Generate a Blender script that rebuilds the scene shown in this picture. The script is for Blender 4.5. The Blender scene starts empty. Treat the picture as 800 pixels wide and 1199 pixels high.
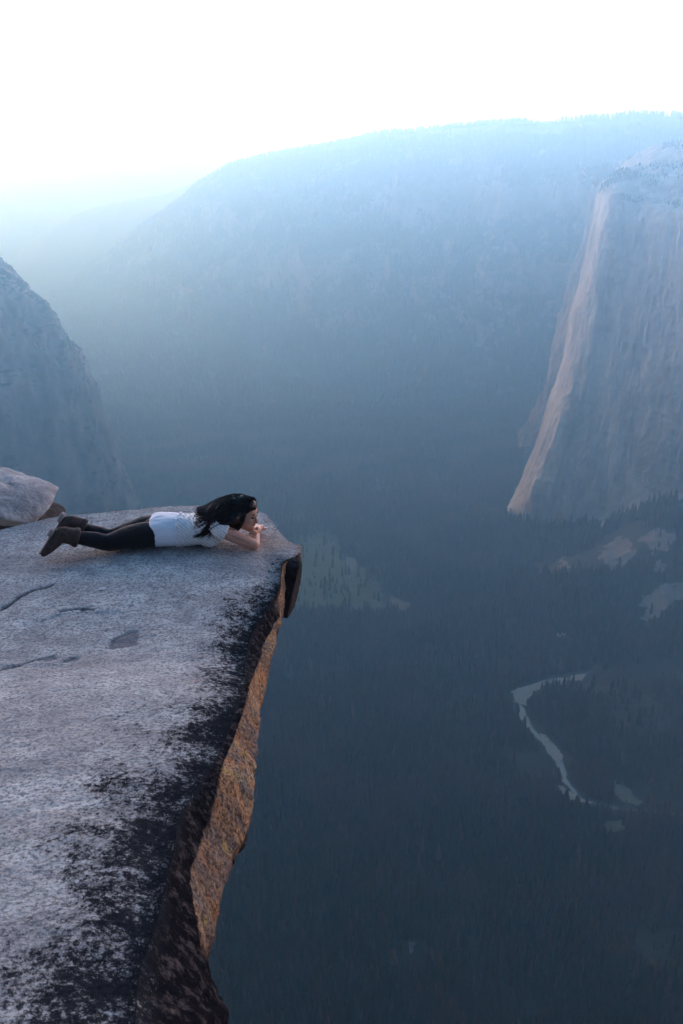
import bpy, math, random
import numpy as np
from mathutils import Vector, Matrix
random.seed(7); RNG = np.random.default_rng(11)
scene = bpy.context.scene
COL = scene.collection
rad = math.radians

# ------------------------------------------------------------------ camera geometry
F = 35.0/36.0*1199.0
PITCH = rad(20.2)
CP, SP = math.cos(PITCH), math.sin(PITCH)
def ray(u, v):
    """direction in the world of a view angle, written on an 800 x 1199 sheet"""
    x = (u-400.0)/F; y = -(v-599.5)/F
    return np.array([x, CP + y*SP, -SP + y*CP])
def at_range(u, v, r):
    d = ray(u, v); return d*(r/math.hypot(d[0], d[1]))
def at_x(u, v, x):
    d = ray(u, v); return d*(x/d[0])
def ss(a, b, x):
    t = np.clip((np.asarray(x, float)-a)/(b-a), 0, 1); return t*t*(3-2*t)

# ------------------------------------------------------------------ noise
def _hash(ix, iy, iz, seed):
    h = (ix.astype(np.int64)*374761393 + iy.astype(np.int64)*668265263 + iz.astype(np.int64)*2147483647 + seed*1274126177) & 0xffffffff
    h = ((h ^ (h >> 13))*1274126177) & 0xffffffff
    h = ((h ^ (h >> 16))*2246822519) & 0xffffffff
    h = h ^ (h >> 13)
    return (h & 0xffffff)/float(0xffffff)*2-1
def vnoise(p, seed=0):
    i = np.floor(p); f = p-i; f = f*f*f*(f*(f*6-15)+10); i = i.astype(np.int64)
    r = 0
    for a in (0, 1):
        wx = f[:, 0] if a else 1-f[:, 0]
        for b in (0, 1):
            wy = f[:, 1] if b else 1-f[:, 1]
            for c in (0, 1):
                wz = f[:, 2] if c else 1-f[:, 2]
                r = r + wx*wy*wz*_hash(i[:, 0]+a, i[:, 1]+b, i[:, 2]+c, seed)
    return r
def fbm(p, octaves=5, seed=0, gain=0.5, ridged=False):
    s = np.zeros(len(p)); amp = 1.0; q = np.array(p, float); tot = 0
    for k in range(octaves):
        n = vnoise(q+17.3*k, seed+k)
        if ridged: n = 1-2*np.abs(n)
        s += amp*n; tot += amp; amp *= gain; q = q*2.03
    return s/tot

# ------------------------------------------------------------------ mesh helpers
def link(name, me, mat=None, parent=None):
    o = bpy.data.objects.new(name, me); COL.objects.link(o)
    if mat is not None: me.materials.append(mat)
    if parent is not None: o.parent = parent
    return o
def mesh_from(name, verts, faces, smooth=True, attrs=None):
    verts = np.asarray(verts, float); faces = np.asarray(faces, np.int32)
    me = bpy.data.meshes.new(name)
    me.vertices.add(len(verts)); me.vertices.foreach_set('co', verts.astype(np.float32).ravel())
    k = faces.shape[1]
    me.loops.add(faces.size); me.loops.foreach_set('vertex_index', faces.ravel())
    me.polygons.add(len(faces)); me.polygons.foreach_set('loop_start', np.arange(0, faces.size, k, dtype=np.int32))
    me.update(calc_edges=True)
    me.polygons.foreach_set('use_smooth', np.full(len(faces), smooth))
    for n, a in (attrs or {}).items():
        at = me.attributes.new(n, 'FLOAT', 'POINT'); at.data.foreach_set('value', np.asarray(a, np.float32))
    me.update()
    return me
def grid_faces(nr, nc, flip=False):
    r, c = np.meshgrid(np.arange(nr-1), np.arange(nc-1), indexing='ij')
    a = (r*nc+c).ravel()
    f = np.stack([a, a+1, a+nc+1, a+nc], 1)
    return f[:, ::-1] if flip else f
def interp_rows(P, n, axis=0):
    """Catmull-Rom resampling of a control lattice along one axis"""
    P = np.moveaxis(np.asarray(P, float), axis, 0)
    m = len(P); t = np.linspace(0, m-1, n); i = np.clip(np.floor(t).astype(int), 0, m-2); f = (t-i)
    sh = (-1,)+(1,)*(P.ndim-1); f = f.reshape(sh)
    p0 = P[np.clip(i-1, 0, m-1)]; p1 = P[i]; p2 = P[i+1]; p3 = P[np.clip(i+2, 0, m-1)]
    r = 0.5*((2*p1)+(-p0+p2)*f+(2*p0-5*p1+4*p2-p3)*f*f+(-p0+3*p1-3*p2+p3)*f**3)
    return np.moveaxis(r, 0, axis)
def grid_normals(P):
    du = np.gradient(P, axis=1); dv = np.gradient(P, axis=0)
    n = np.cross(du, dv); l = np.linalg.norm(n, axis=2, keepdims=True); return n/np.maximum(l, 1e-9)
def tag(o, label=None, cat=None, group=None, kind=None):
    if label: o['label'] = label
    if cat: o['category'] = cat
    if group: o['group'] = group
    if kind: o['kind'] = kind
    return o

# ------------------------------------------------------------------ material helpers
class NT:
    def __init__(self, name):
        self.m = bpy.data.materials.new(name); self.m.use_nodes = True
        self.t = self.m.node_tree; self.n = self.t.nodes; self.l = self.t.links
        self.b = self.n['Principled BSDF']
        self.b.inputs['Specular IOR Level'].default_value = 0.25
    def node(self, typ, **kw):
        nd = self.n.new(typ)
        for k, v in kw.items():
            if k.startswith('i_'): self.put(nd.inputs[k[2:].replace('_', ' ')], v)
            else: setattr(nd, k, v)
        return nd
    def put(self, sock, v):
        if hasattr(v, 'is_linked') or isinstance(v, bpy.types.NodeSocket): self.l.new(v, sock)
        elif isinstance(v, (tuple, list)) and len(v) == 3 and sock.type == 'RGBA': sock.default_value = (*v, 1)
        else: sock.default_value = v
    def coord(self, scale=(1, 1, 1)):
        tc = self.node('ShaderNodeTexCoord'); mp = self.node('ShaderNodeMapping')
        self.l.new(tc.outputs['Object'], mp.inputs['Vector']); mp.inputs['Scale'].default_value = scale
        return mp.outputs[0]
    def noise(self, vec, scale, detail=6, rough=0.55, dist=0.0):
        nd = self.node('ShaderNodeTexNoise'); self.l.new(vec, nd.inputs['Vector'])
        nd.inputs['Scale'].default_value = scale; nd.inputs['Detail'].default_value = detail
        nd.inputs['Roughness'].default_value = rough; nd.inputs['Distortion'].default_value = dist
        return nd.outputs['Fac']
    def ramp(self, fac, stops, interp='LINEAR'):
        nd = self.node('ShaderNodeValToRGB'); self.l.new(fac, nd.inputs['Fac']); cr = nd.color_ramp; cr.interpolation = interp
        while len(cr.elements) < len(stops): cr.elements.new(0.5)
        for e, (p, c) in zip(cr.elements, stops):
            e.position = p; e.color = (c, c, c, 1) if not isinstance(c, (tuple, list)) else (*c, 1)
        return nd.outputs['Color']
    def mix(self, fac, a, b, mode='MIX'):
        nd = self.node('ShaderNodeMix', data_type='RGBA', blend_type=mode)
        self.put(nd.inputs[0], fac); self.put(nd.inputs[6], a); self.put(nd.inputs[7], b)
        return nd.outputs[2]
    def math(self, op, a, b=0.0, clamp=False):
        nd = self.node('ShaderNodeMath', operation=op, use_clamp=clamp)
        self.put(nd.inputs[0], a); self.put(nd.inputs[1], b); return nd.outputs[0]
    def attr(self, name):
        nd = self.node('ShaderNodeAttribute', attribute_name=name); return nd.outputs['Fac']
    def bump(self, h, strength, dist, prev=None):
        nd = self.node('ShaderNodeBump'); self.put(nd.inputs['Height'], h)
        nd.inputs['Strength'].default_value = strength; nd.inputs['Distance'].default_value = dist
        if prev is not None: self.l.new(prev, nd.inputs['Normal'])
        return nd.outputs[0]
    def done(self, col, rough=0.9, normal=None):
        self.put(self.b.inputs['Base Color'], col); self.put(self.b.inputs['Roughness'], rough)
        if normal is not None: self.l.new(normal, self.b.inputs['Normal'])
        return self.m

# ledge granite --------------------------------------------------
def ledge_material():
    k = NT('ledge_granite'); k.b.inputs['Specular IOR Level'].default_value = 0.0; v = k.coord()
    big = k.noise(v, 0.9, 5); mid = k.noise(v, 6, 8, 0.6); fine = k.noise(v, 55, 5, 0.65); grain = k.noise(v, 190, 3, 0.7)
    base = k.mix(k.ramp(big, [(0.35, 0), (0.65, 1)]), (0.45, 0.485, 0.485), (0.60, 0.625, 0.605))
    base = k.mix(k.ramp(k.noise(k.coord((0.8, 2.0, 1)), 1.6, 7, 0.68), [(0.46, 0), (0.58, 0.55)]), base, (0.30, 0.285, 0.27))
    base = k.mix(k.ramp(mid, [(0.40, 0), (0.64, 0.85)]), base, (0.28, 0.295, 0.30))
    base = k.mix(k.ramp(fine, [(0.47, 0), (0.58, 0.85)]), base, (0.16, 0.165, 0.175))
    base = k.mix(k.ramp(grain, [(0.36, 0.65), (0.45, 0)]), base, (0.62, 0.60, 0.58))
    # small dark flecks all over
    fl = k.noise(v, 24, 6, 0.75)
    base = k.mix(k.ramp(fl, [(0.64, 0), (0.69, 0.85)]), base, (0.07, 0.07, 0.08))
    warm_light = k.attr('warm_light')
    base = k.mix(k.math('MULTIPLY', warm_light, 0.8), base, (0.50, 0.36, 0.27))  # pool of warm light by the elbow, mixed into the rock colour
    # rust stains
    ru = k.noise(k.coord((1, 1, 1)), 2.3, 6, 0.6)
    base = k.mix(k.ramp(ru, [(0.62, 0), (0.72, 0.4)]), base, (0.34, 0.23, 0.16))
    # black lichen
    l1 = k.noise(v, 4.5, 9, 0.75, 0.3); l2 = k.noise(v, 34, 9, 0.92, 0.0)
    l = k.math('ADD', k.math('MULTIPLY', l1, 0.34), k.math('MULTIPLY', l2, 0.66))
    th = k.math('ADD', l, k.math('MULTIPLY', k.math('SUBTRACT', k.attr('lichen'), 0.5), 0.27))
    lm = k.ramp(th, [(0.515, 0), (0.545, 0.97)])
    lt = k.noise(v, 90, 3, 0.7)
    lcol = k.mix(lt, (0.005, 0.006, 0.009), (0.016, 0.019, 0.026))
    col = k.mix(lm, base, lcol)
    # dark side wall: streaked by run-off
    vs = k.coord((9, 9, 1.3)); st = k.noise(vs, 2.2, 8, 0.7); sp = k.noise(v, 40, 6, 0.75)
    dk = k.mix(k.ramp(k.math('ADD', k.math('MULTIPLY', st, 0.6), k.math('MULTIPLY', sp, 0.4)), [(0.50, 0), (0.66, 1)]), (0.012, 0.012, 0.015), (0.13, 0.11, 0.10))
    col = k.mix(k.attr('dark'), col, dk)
    # fresh orange break; also paints the golden light on the thin corner
    o1 = k.noise(k.coord((1, 1, 0.5)), 7, 8, 0.7); o2 = k.noise(v, 60, 5, 0.75); o3 = k.noise(k.coord((2, 2, 0.35)), 5, 6, 0.65)
    oc = k.mix(k.ramp(o1, [(0.3, 0), (0.7, 1)]), (0.50, 0.20, 0.075), (0.50, 0.36, 0.20))
    oc = k.mix(k.ramp(o3, [(0.46, 0), (0.56, 0.9)]), oc, (0.24, 0.20, 0.17)); oc = k.mix(k.ramp(k.noise(k.coord((1, 1, 0.6)), 2.4, 6, 0.65), [(0.44, 0), (0.60, 0.75)]), oc, (0.16, 0.115, 0.09))
    oc = k.mix(k.ramp(k.noise(v, 9, 5), [(0.60, 0), (0.68, 0.55)]), oc, (0.45, 0.36, 0.09))
    oc = k.mix(k.ramp(o2, [(0.48, 0), (0.58, 0.9)]), oc, (0.06, 0.045, 0.04))
    oc = k.mix(k.ramp(o2, [(0.33, 0.7), (0.42, 0)]), oc, (0.60, 0.47, 0.38))
    col = k.mix(k.attr('orange'), col, oc)
    # shallow scoured patch and cracks
    col = k.mix(k.math('MULTIPLY', k.attr('scoop'), 0.75), col, (0.12, 0.125, 0.14))
    col = k.mix(k.math('MULTIPLY', k.attr('crack'), 0.85), col, (0.05, 0.048, 0.05))
    n = k.bump(mid, 0.5, 0.03)
    n = k.bump(fine, 1.0, 0.014, n)
    n = k.bump(fl, 0.6, 0.012, n)
    n = k.bump(grain, 0.5, 0.003, n)
    n = k.bump(k.math('MULTIPLY', lm, -1.0), 0.3, 0.003, n)
    return k.done(col, 0.88, n)

def stone_material(name, c1, c2, c3):
    k = NT(name); v = k.coord(); a = k.noise(v, 3.5, 8, 0.65, 0.5); b = k.noise(v, 35, 6, 0.75); c = k.noise(v, 9, 6, 0.7)
    col = k.mix(k.ramp(a, [(0.38, 0), (0.62, 1)]), c1, c2)
    col = k.mix(k.ramp(c, [(0.55, 0), (0.66, 0.8)]), col, c3)
    col = k.mix(k.ramp(b, [(0.56, 0), (0.66, 0.7)]), col, (0.09, 0.09, 0.095))
    n = k.bump(a, 0.6, 0.08); n = k.bump(c, 0.5, 0.03, n); n = k.bump(b, 0.7, 0.012, n)
    return k.done(col, 0.9, n)

def cliff_material(name, pale, dark, veg, streak=(1/55., 1/55., 1/700.), vegamt=0.0):
    k = NT(name); v = k.coord(streak); st = k.noise(v, 1.0, 9, 0.66, 0.25)
    g = k.coord((1/260., 1/260., 1/260.)); bl = k.noise(g, 1.0, 8, 0.6)
    sp = k.noise(k.coord((1/22., 1/22., 1/22.)), 1.0, 6, 0.7)
    iso = k.noise(k.coord((1/70., 1/70., 1/110.)), 1.0, 9, 0.68, 0.4); st2 = k.math('ADD', k.math('MULTIPLY', st, 0.5), k.math('MULTIPLY', iso, 0.5))
    col = k.mix(k.ramp(st2, [(0.38, 0), (0.62, 1)]), dark, pale)
    col = k.mix(k.ramp(bl, [(0.45, 0), (0.62, 0.6)]), col, tuple(0.6*x for x in dark))
    geo = k.node('ShaderNodeNewGeometry'); sep = k.node('ShaderNodeSeparateXYZ'); k.l.new(geo.outputs['Normal'], sep.inputs[0])
    up = k.math('ADD', sep.outputs[2], k.math('MULTIPLY', k.math('SUBTRACT', sp, 0.5), 1.3))
    up = k.math('ADD', up, vegamt)
    col = k.mix(k.ramp(up, [(0.52, 0), (0.66, 1)]), col, veg)
    n = k.bump(st, 0.3, 10.0); n = k.bump(iso, 0.6, 14.0, n); n = k.bump(sp, 0.5, 5.0, n)
    return k.done(col, 0.95, n)

def plain(name, c, rough=0.8, var=0.25, scale=40, bump=0.0, bdist=0.003):
    k = NT(name); v = k.coord(); a = k.noise(v, scale, 5, 0.6)
    col = k.mix(k.ramp(a, [(0.3, 0), (0.7, 1)]), tuple(x*(1-var) for x in c), tuple(min(1, x*(1+var)) for x in c))
    n = k.bump(a, bump, bdist) if bump else None
    return k.done(col, rough, n)

# ------------------------------------------------------------------ THE LEDGE
YK = 5.5
def ztop(x, y):
    x = np.asarray(x, float); y = np.asarray(y, float)
    d = np.maximum(YK-y, 0)
    z = -2.75 + 0.155*d*ss(0, 1.2, d) - 0.0*x
    z = z + 0.05*np.sin(0.9*x+0.6) * ss(0, 2, -x-0.5)
    return z
def on_top(u, v):
    d = ray(u, v); k = 4.0
    for _ in range(60):
        p = d*k; k = k + (float(ztop(p[0], p[1]))-p[2])/d[2]*0.7
    return d*k
TE = [(353,638),(344,651),(331,660),(325,690),(308,720),(294,744),(287,772),(288,792),(276,830),(261,872),(240,908),(224,934),(209,957),(202,1002),(193,1032),(186,1060),(178,1090),(166,1128),(158,1164),(155,1199)]
BE = [(353,645),(345,656),(333,668),(329,708),(318,738),(308,755),(303,775),(294,796),(286,828),(272,870),(258,902),(249,936),(237,974),(224,1012),(220,1046),(227,1082),(236,1112),(240,1150),(240,1185),(240,1225)]
CE = [(353,650),(345,660),(334,672),(330,722),(324,735),(321,758),(314,784),(307,814),(303,842),(299,877),(296,908),(290,950),(277,980),(265,1022),(256,1056),(247,1098),(241,1118),(248,1156),(258,1184),(262,1225)]
DB = [0.02,0.02,0.03,0.03,0.04,0.05,0.06,0.07,0.07,0.08,0.09,0.10,0.12,0.13,0.15,0.18,0.22,0.26,0.28,0.28]
DC = [0.04,0.04,0.05,0.06,0.10,0.14,0.18,0.22,0.26,0.30,0.33,0.36,0.38,0.38,0.38,0.38,0.40,0.44,0.46,0.46]
def at_fwd(u, v, f): return ray(u, v)*f
rowsT, rowsB, rowsC = [], [], []
for i in range(len(TE)):
    T = on_top(*TE[i]); fT = T[1]*CP-T[2]*SP; B = at_fwd(*BE[i], fT+DB[i]); C = at_fwd(*CE[i], fT+DC[i])
    print('edge', i, T.round(2), (B-T).round(2), (C-T).round(2))
    rowsT.append(T); rowsB.append(B); rowsC.append(C)
# behind and beside the photographer: the ledge swings out under the feet
for (x, y) in [(-0.55,1.6),(-0.45,1.15),(0.1,0.75),(1.0,0.5),(1.9,-0.3),(2.4,-1.8),(2.6,-4.0)]:
    T = np.array([x, y, float(ztop(x, y))]); rowsT.append(T); rowsB.append(T+[0.12, 0.05, -0.5]); rowsC.append(T+[0.18, 0.1, -1.2])
rowsT, rowsB, rowsC = map(np.array, (rowsT, rowsB, rowsC))
NR = 760; NTOP = 520
# uneven row density: many rows in the visible stretch
tt = np.linspace(0, 1, NR)
def resample(A, n):
    m = len(A)
    s = np.interp(tt, [0, 0.86, 1], [0, 19/(m-1), 1])*(m-1)
    i = np.clip(np.floor(s).astype(int), 0, m-2); f = (s-i)[:, None]
    p0 = A[np.clip(i-1, 0, m-1)]; p1 = A[i]; p2 = A[i+1]; p3 = A[np.clip(i+2, 0, m-1)]
    return 0.5*((2*p1)+(-p0+p2)*f+(2*p0-5*p1+4*p2-p3)*f*f+(-p0+3*p1-3*p2+p3)*f**3)
Tr, Br, Cr = resample(rowsT, NR), resample(rowsB, NR), resample(rowsC, NR)
Dr = Cr + np.array([-0.10, 0.0, -0.30]); Er = Cr + np.array([-0.55, 0.1, -1.1]); Gr = Cr + np.array([-1.6, 0.2, -4.5]); Hr = Gr+np.array([-1.5, 0, -20])
rimpx = [(-900,640),(-300,628),(0,620),(60,606),(100,600),(140,597),(200,592),(253,591),(290,596),(315,602),(335,610),(347,619),(353,638)]
rim = np.array([on_top(*p) for p in rimpx])
XL = -13.0
ncol_side = 150
topt = 1-(1-np.linspace(0, 1, NTOP))**1.9           # denser toward the edge
P = np.zeros((NR, NTOP, 3))
yrim_x = rim[:, 0]; yrim_y = rim[:, 1]
for r in range(NR):
    x = XL + (Tr[r, 0]-XL)*topt
    y0 = Tr[r, 1]
    w = ss(3.0, 7.0, y0)                               # how much rows bend to follow the back rim
    yr = np.interp(x, yrim_x, yrim_y)
    yend = np.interp(Tr[r, 0], yrim_x, yrim_y)
    # row fraction between front (y=3) and rim
    fr = (y0-3.0)/(Tr[0, 1]-3.0)
    y = np.where(fr > 0, 3.0+fr*(yr-3.0), y0) if fr > 0 else np.full_like(x, y0)
    # keep the right end on the edge curve
    e = ss(0, 0.35, Tr[r, 0]-x); y = y*e + y0*(1-e) if fr < 0.985 else y*e+(y0)*(1-e)
    P[r, :, 0] = x; P[r, :, 1] = y
P[:, :, 2] = ztop(P[:, :, 0], P[:, :, 1])
for r in range(NR): P[r, -1] = Tr[r]
# side columns through T,B,C,D,E,G,H
cps = np.stack([Tr, Br, Cr, Dr, Er, Gr, Hr], 1)        # NR x 7 x 3
cuts = [(0, 45), (1, 60), (2, 22), (3, 22), (4, 16), (5, 8)]
side = []; tside = []
for (k, n) in cuts:
    for j in range(1, n+1):
        t = j/n; a = cps[:, k]; b = cps[:, k+1]
        side.append(a+(b-a)*t); tside.append(k+t)
S = np.stack(side, 1); tside = np.array(tside)
# back rows beyond the rim
full = np.concatenate([P, S], 1)
NC = full.shape[1]
back = []
for (dx, dy, dz) in [(0,0.02,-0.03),(-0.01,0.045,-0.08),(-0.03,0.05,-0.14),(-0.10,0.02,-0.22),(-0.25,-0.05,-0.36),(-0.5,-0.1,-0.8),(-0.9,-0.3,-1.4),(-1.5,-0.6,-2.6),(-2.6,-1.2,-6),(-6,-2,-24)]:
    b = full[0].copy(); b[:, 0] += dx; b[:, 1] += dy; b[:, 2] += dz; back.append(b)
full = np.concatenate([np.array(back[::-1]), full], 0)
NB = len(back); NRR = full.shape[0]
# masks
X = full[:, :, 0].copy(); Y = full[:, :, 1].copy(); Z = full[:, :, 2].copy()
sidepar = np.zeros((NRR, NC)); sidepar[:, NTOP:] = tside[None, :]
rowT = np.concatenate([np.repeat(Tr[:1], NB, 0), Tr], 0)
dist = rowT[:, 0][:, None]-X; dist[:, NTOP:] = 0
pts = full.reshape(-1, 3)
width = np.interp(Y, [1.5, 2.2, 3.2, 4.5, 6.0, 7.5], [1.2, 0.95, 0.70, 0.62, 0.50, 0.26])
wob = fbm(pts*[1.6, 1.6, 1.6], 4, 5).reshape(X.shape)
li = 1-dist/(width*(1+0.6*wob))/1.25
lich = np.clip(li, 0, 1)*0.85
lich *= np.interp(Y, [5.6, 6.8], [1, 0.55])
lich = np.maximum(lich, 0.72*ss(2.9, 1.8, Y+0.5*wob)*ss(2.6, 0.3, dist))
lich = np.maximum(lich, 0.36*ss(1.8, 0.2, dist))
lich[:, NTOP:] = 0.9
lich = np.maximum(lich, 0.05)
lich[:, NTOP:] *= np.ones(1)
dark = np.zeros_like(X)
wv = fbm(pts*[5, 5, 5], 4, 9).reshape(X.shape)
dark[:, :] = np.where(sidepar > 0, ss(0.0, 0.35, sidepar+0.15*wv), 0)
# rounding shoulder already darkens with lichen
rowi = np.arange(NRR)-NB
rowfrac = np.clip(np.interp(np.clip(rowi/(NR-1.0), 0, 1), [0, 0.86, 1], [0, 19, len(rowsT)-1]), 0, 40)[:, None]
orange = ss(0.93, 1.06, sidepar+0.10*wv)*ss(2.35, 2.05, sidepar+0.1*wv)
orange *= np.clip(ss(2.4, 3.4, rowfrac)*ss(16.4, 15.6, rowfrac), 0, 1)
# golden light on the thin corner under the arm, painted with the orange
orange = np.maximum(orange, 0.8*ss(0.15, 0.5, sidepar)*ss(2.3, 2.0, sidepar)*ss(0.6, 1.0, rowfrac)*ss(3.6, 3.0, rowfrac))
wpts = on_top(315, 637); warm_light = np.exp(-(((X-wpts[0])/0.22)**2+((Y-wpts[1])/0.25)**2))*0.7  # where the painted warm light lies beside the elbow
# displacement
N = grid_normals(full); N = N*np.sign(N[NB+5, 5, 2] or 1)
dsp = 0.014*fbm(pts*[0.9, 0.9, 0.9], 4, 21) + 0.008*fbm(pts*[4, 4, 4], 4, 33) + 0.0045*fbm(pts*[22, 22, 22], 3, 41)
dsp = dsp.reshape(X.shape)
# sheets of exfoliating granite: low steps running across the slab
q = pts*np.array([0.35, 1.5, 0.0]); lay = fbm(q, 4, 55).reshape(X.shape)
stepv = (ss(0.02, 0.07, lay)-0.5)*0.008*ss(0.5, 1.2, dist)
lay2 = fbm(pts*np.array([0.8, 2.6, 0]) + 9, 3, 61).reshape(X.shape)
stepv += (ss(0.10, 0.13, lay2)-0.5)*0.005*ss(0.4, 1.0, dist)
dsp += stepv
sidew = ss(0, 0.6, sidepar)
rib = fbm(pts*np.array([14, 9, 1.6]), 4, 71, ridged=True).reshape(X.shape)
chunk = fbm(pts*np.array([3.5, 3.5, 2.2]), 5, 77, ridged=True).reshape(X.shape)
facet = fbm(pts*np.array([7, 7, 3]), 3, 101).reshape(X.shape); facet = np.round(facet*5)/5+0.15*facet
dsp += 0.016*facet*ss(0.3, 1.0, sidepar)*ss(0.2, 3.0, rowfrac)
dsp += sidew*(0.010*rib+0.018*chunk*np.clip(sidepar, 0, 1.0))*np.where(orange > 0.3, 0.8, 1.0)*ss(0.2, 3.0, rowfrac+0*sidepar)
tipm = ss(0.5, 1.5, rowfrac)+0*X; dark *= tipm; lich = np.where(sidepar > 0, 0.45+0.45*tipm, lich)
# soften the shoulder before the edge
sh = ss(0.22, 0.0, dist)*np.where(sidepar > 0, 0, 1)
full[:, :, 2] -= 0.035*sh*ss(1.0, 2.5, rowfrac)
# cracks / scoop marks in plan
def seg_dist(px, py, poly):
    best = np.full(px.shape, 9.0)
    for (a, b) in zip(poly[:-1], poly[1:]):
        ax, ay = a[:2]; bx, by = b[:2]; L2 = (bx-ax)**2+(by-ay)**2
        t = np.clip(((px-ax)*(bx-ax)+(py-ay)*(by-ay))/L2, 0, 1)
        best = np.minimum(best, np.hypot(px-ax-t*(bx-ax), py-ay-t*(by-ay)))
    return best
wx = X+0.03*fbm(pts*[6, 6, 6], 3, 88).reshape(X.shape); wy = Y+0.05*fbm(pts*[6, 6, 6], 3, 89).reshape(X.shape)
crack = np.zeros_like(X)
for poly, w in [([(-160,745),(-60,730),(0,715),(20,703),(42,693),(64,686)], 0.016), ([(70,718),(95,714),(110,717)], 0.011),
                ([(-150,800),(-40,790),(0,784),(30,776),(46,772)], 0.012), ([(8,819),(38,815)], 0.008),
                ([(55,640),(100,633),(150,628)], 0.006)]:
    pl = [on_top(*p) for p in poly]
    d = seg_dist(wx, wy, pl)
    ww = w*(0.7+0.6*np.abs(fbm(pts*[3, 3, 3], 2, 91).reshape(X.shape)))
    crack = np.maximum(crack, ss(ww*2.0, ww*0.5, d)*(sidepar == 0))
scoop = np.zeros_like(X)
for cx, cy, rx, ry in [(145,750,0.085,0.115),(56,772,0.045,0.04),(84,771,0.045,0.04),(98,716,0.03,0.03),(92,795,0.02,0.02)]:
    c = on_top(cx, cy); d = np.hypot((wx-c[0]-0.2*(wy-c[1]))/rx, (wy-c[1])/ry); d = d*(1+0.35*fbm(pts*[9, 9, 0], 3, 95).reshape(X.shape)); scoop = np.maximum(scoop, ss(1.08, 0.88, d)*(sidepar == 0))
dsp -= crack*0.012 + scoop*0.007
full = full + N*dsp[:, :, None]
led_attrs = dict(lichen=lich.ravel(), dark=dark.ravel(), orange=orange.ravel(), warm_light=warm_light.ravel(), crack=crack.ravel(), scoop=scoop.ravel())
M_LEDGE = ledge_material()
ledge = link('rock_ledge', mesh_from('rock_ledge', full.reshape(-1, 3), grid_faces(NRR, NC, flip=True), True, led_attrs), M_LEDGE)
tag(ledge, 'pale grey granite ledge crusted with black lichen along its broken orange edge', kind='structure')
from mathutils.bvhtree import BVHTree
_dg = bpy.context.evaluated_depsgraph_get()
BVH = BVHTree.FromObject(ledge, _dg)
def top_at(x, y):
    h = BVH.ray_cast(Vector((x, y, 3)), Vector((0, 0, -1)))
    return h[0].z if h[0] is not None else float(ztop(x, y))

# ------------------------------------------------------------------ rocks: chunky stones
def rock_mesh(name, size, seed, cuts=9, rough=0.10, sub=5, flat=0.12, boxy=False):
    """convex chunk cut by random planes out of a fine sphere, then weathered"""
    rs = np.random.default_rng(seed)
    bm_v = []; import bmesh
    bm = bmesh.new(); bmesh.ops.create_icosphere(bm, subdivisions=sub, radius=1.0)
    V = np.array([v.co[:] for v in bm.verts]); Fc = np.array([[v.index for v in f.verts] for f in bm.faces]); bm.free()
    if boxy: V = V/(np.abs(V)**6).sum(1)[:, None]**(1/6.)*0.85
    for i in range(cuts):
        n = rs.normal(size=3); n /= np.linalg.norm(n); d = rs.uniform(0.62, 0.85)
        s = V@n; over = np.maximum(s-d, 0); V = V-np.outer(over*(1-flat), n)
    V = V*np.array(size)
    nn = V/np.linalg.norm(V, axis=1)[:, None]
    m = max(size)
    V = V+nn*(rough*m*(0.5*fbm(V/m*2.2, 4, seed)+0.18*fbm(V/m*8, 4, seed+3)+0.08*fbm(V/m*26, 2, seed+5)))[:, None]
    return V, Fc

M_B = stone_material('boulder_granite', (0.44, 0.46, 0.45), (0.24, 0.255, 0.265), (0.22, 0.19, 0.17))
M_D = stone_material('brown_stone_shaded', (0.045, 0.038, 0.035), (0.10, 0.085, 0.075), (0.05, 0.042, 0.04))  # brown stone, darkened so the boulder's shade is in its colour
M_BLACK = stone_material('black_stone', (0.020, 0.019, 0.020), (0.045, 0.037, 0.036), (0.012, 0.012, 0.013))  # near-black stone for the blocks hanging below the edge

# ------------------------------------------------------------------ distant terrain patches
TREEPTS = []       # (xyz, scale)
def patch(name, ctrl, nr, nc, disp, mat, label, rangefn=None, seed=0, ribs=None):
    """ctrl: rows of (u, v, range)"""
    G = np.array([[at_range(*p) for p in row] for row in ctrl])
    G = interp_rows(interp_rows(G, nr, 0), nc, 1)
    N = grid_normals(G)
    # face normals toward the camera
    s = np.sign(-(N*G).sum(2).mean()); N = N*s
    p = G.reshape(-1, 3)
    d = np.zeros(len(p))
    for (amp, sx, sz, oc, rg) in disp:
        d += amp*fbm(p/np.array([sx, sx, sz]), oc, seed+int(sx) % 97, ridged=rg)
    d = d-d.mean(); G2 = G+N*d.reshape(nr, nc)[:, :, None]
    me = mesh_from(name, G2.reshape(-1, 3), grid_faces(nr, nc, flip=(s > 0)))
    o = link(name, me, mat); tag(o, label, kind='structure')
    return o, G2

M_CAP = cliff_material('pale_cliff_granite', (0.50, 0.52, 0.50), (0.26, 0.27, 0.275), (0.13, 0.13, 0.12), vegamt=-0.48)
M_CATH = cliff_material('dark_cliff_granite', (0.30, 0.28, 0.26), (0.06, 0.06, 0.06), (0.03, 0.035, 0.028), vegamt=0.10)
M_RIM = cliff_material('rim_granite', (0.22, 0.20, 0.195), (0.09, 0.09, 0.09), (0.035, 0.045, 0.035), streak=(1/120., 1/120., 1/600.), vegamt=0.06)
M_FAR = cliff_material('far_hill', (0.15, 0.14, 0.13), (0.06, 0.07, 0.06), (0.045, 0.055, 0.045), streak=(1/300., 1/300., 1/500.), vegamt=0.3)

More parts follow.
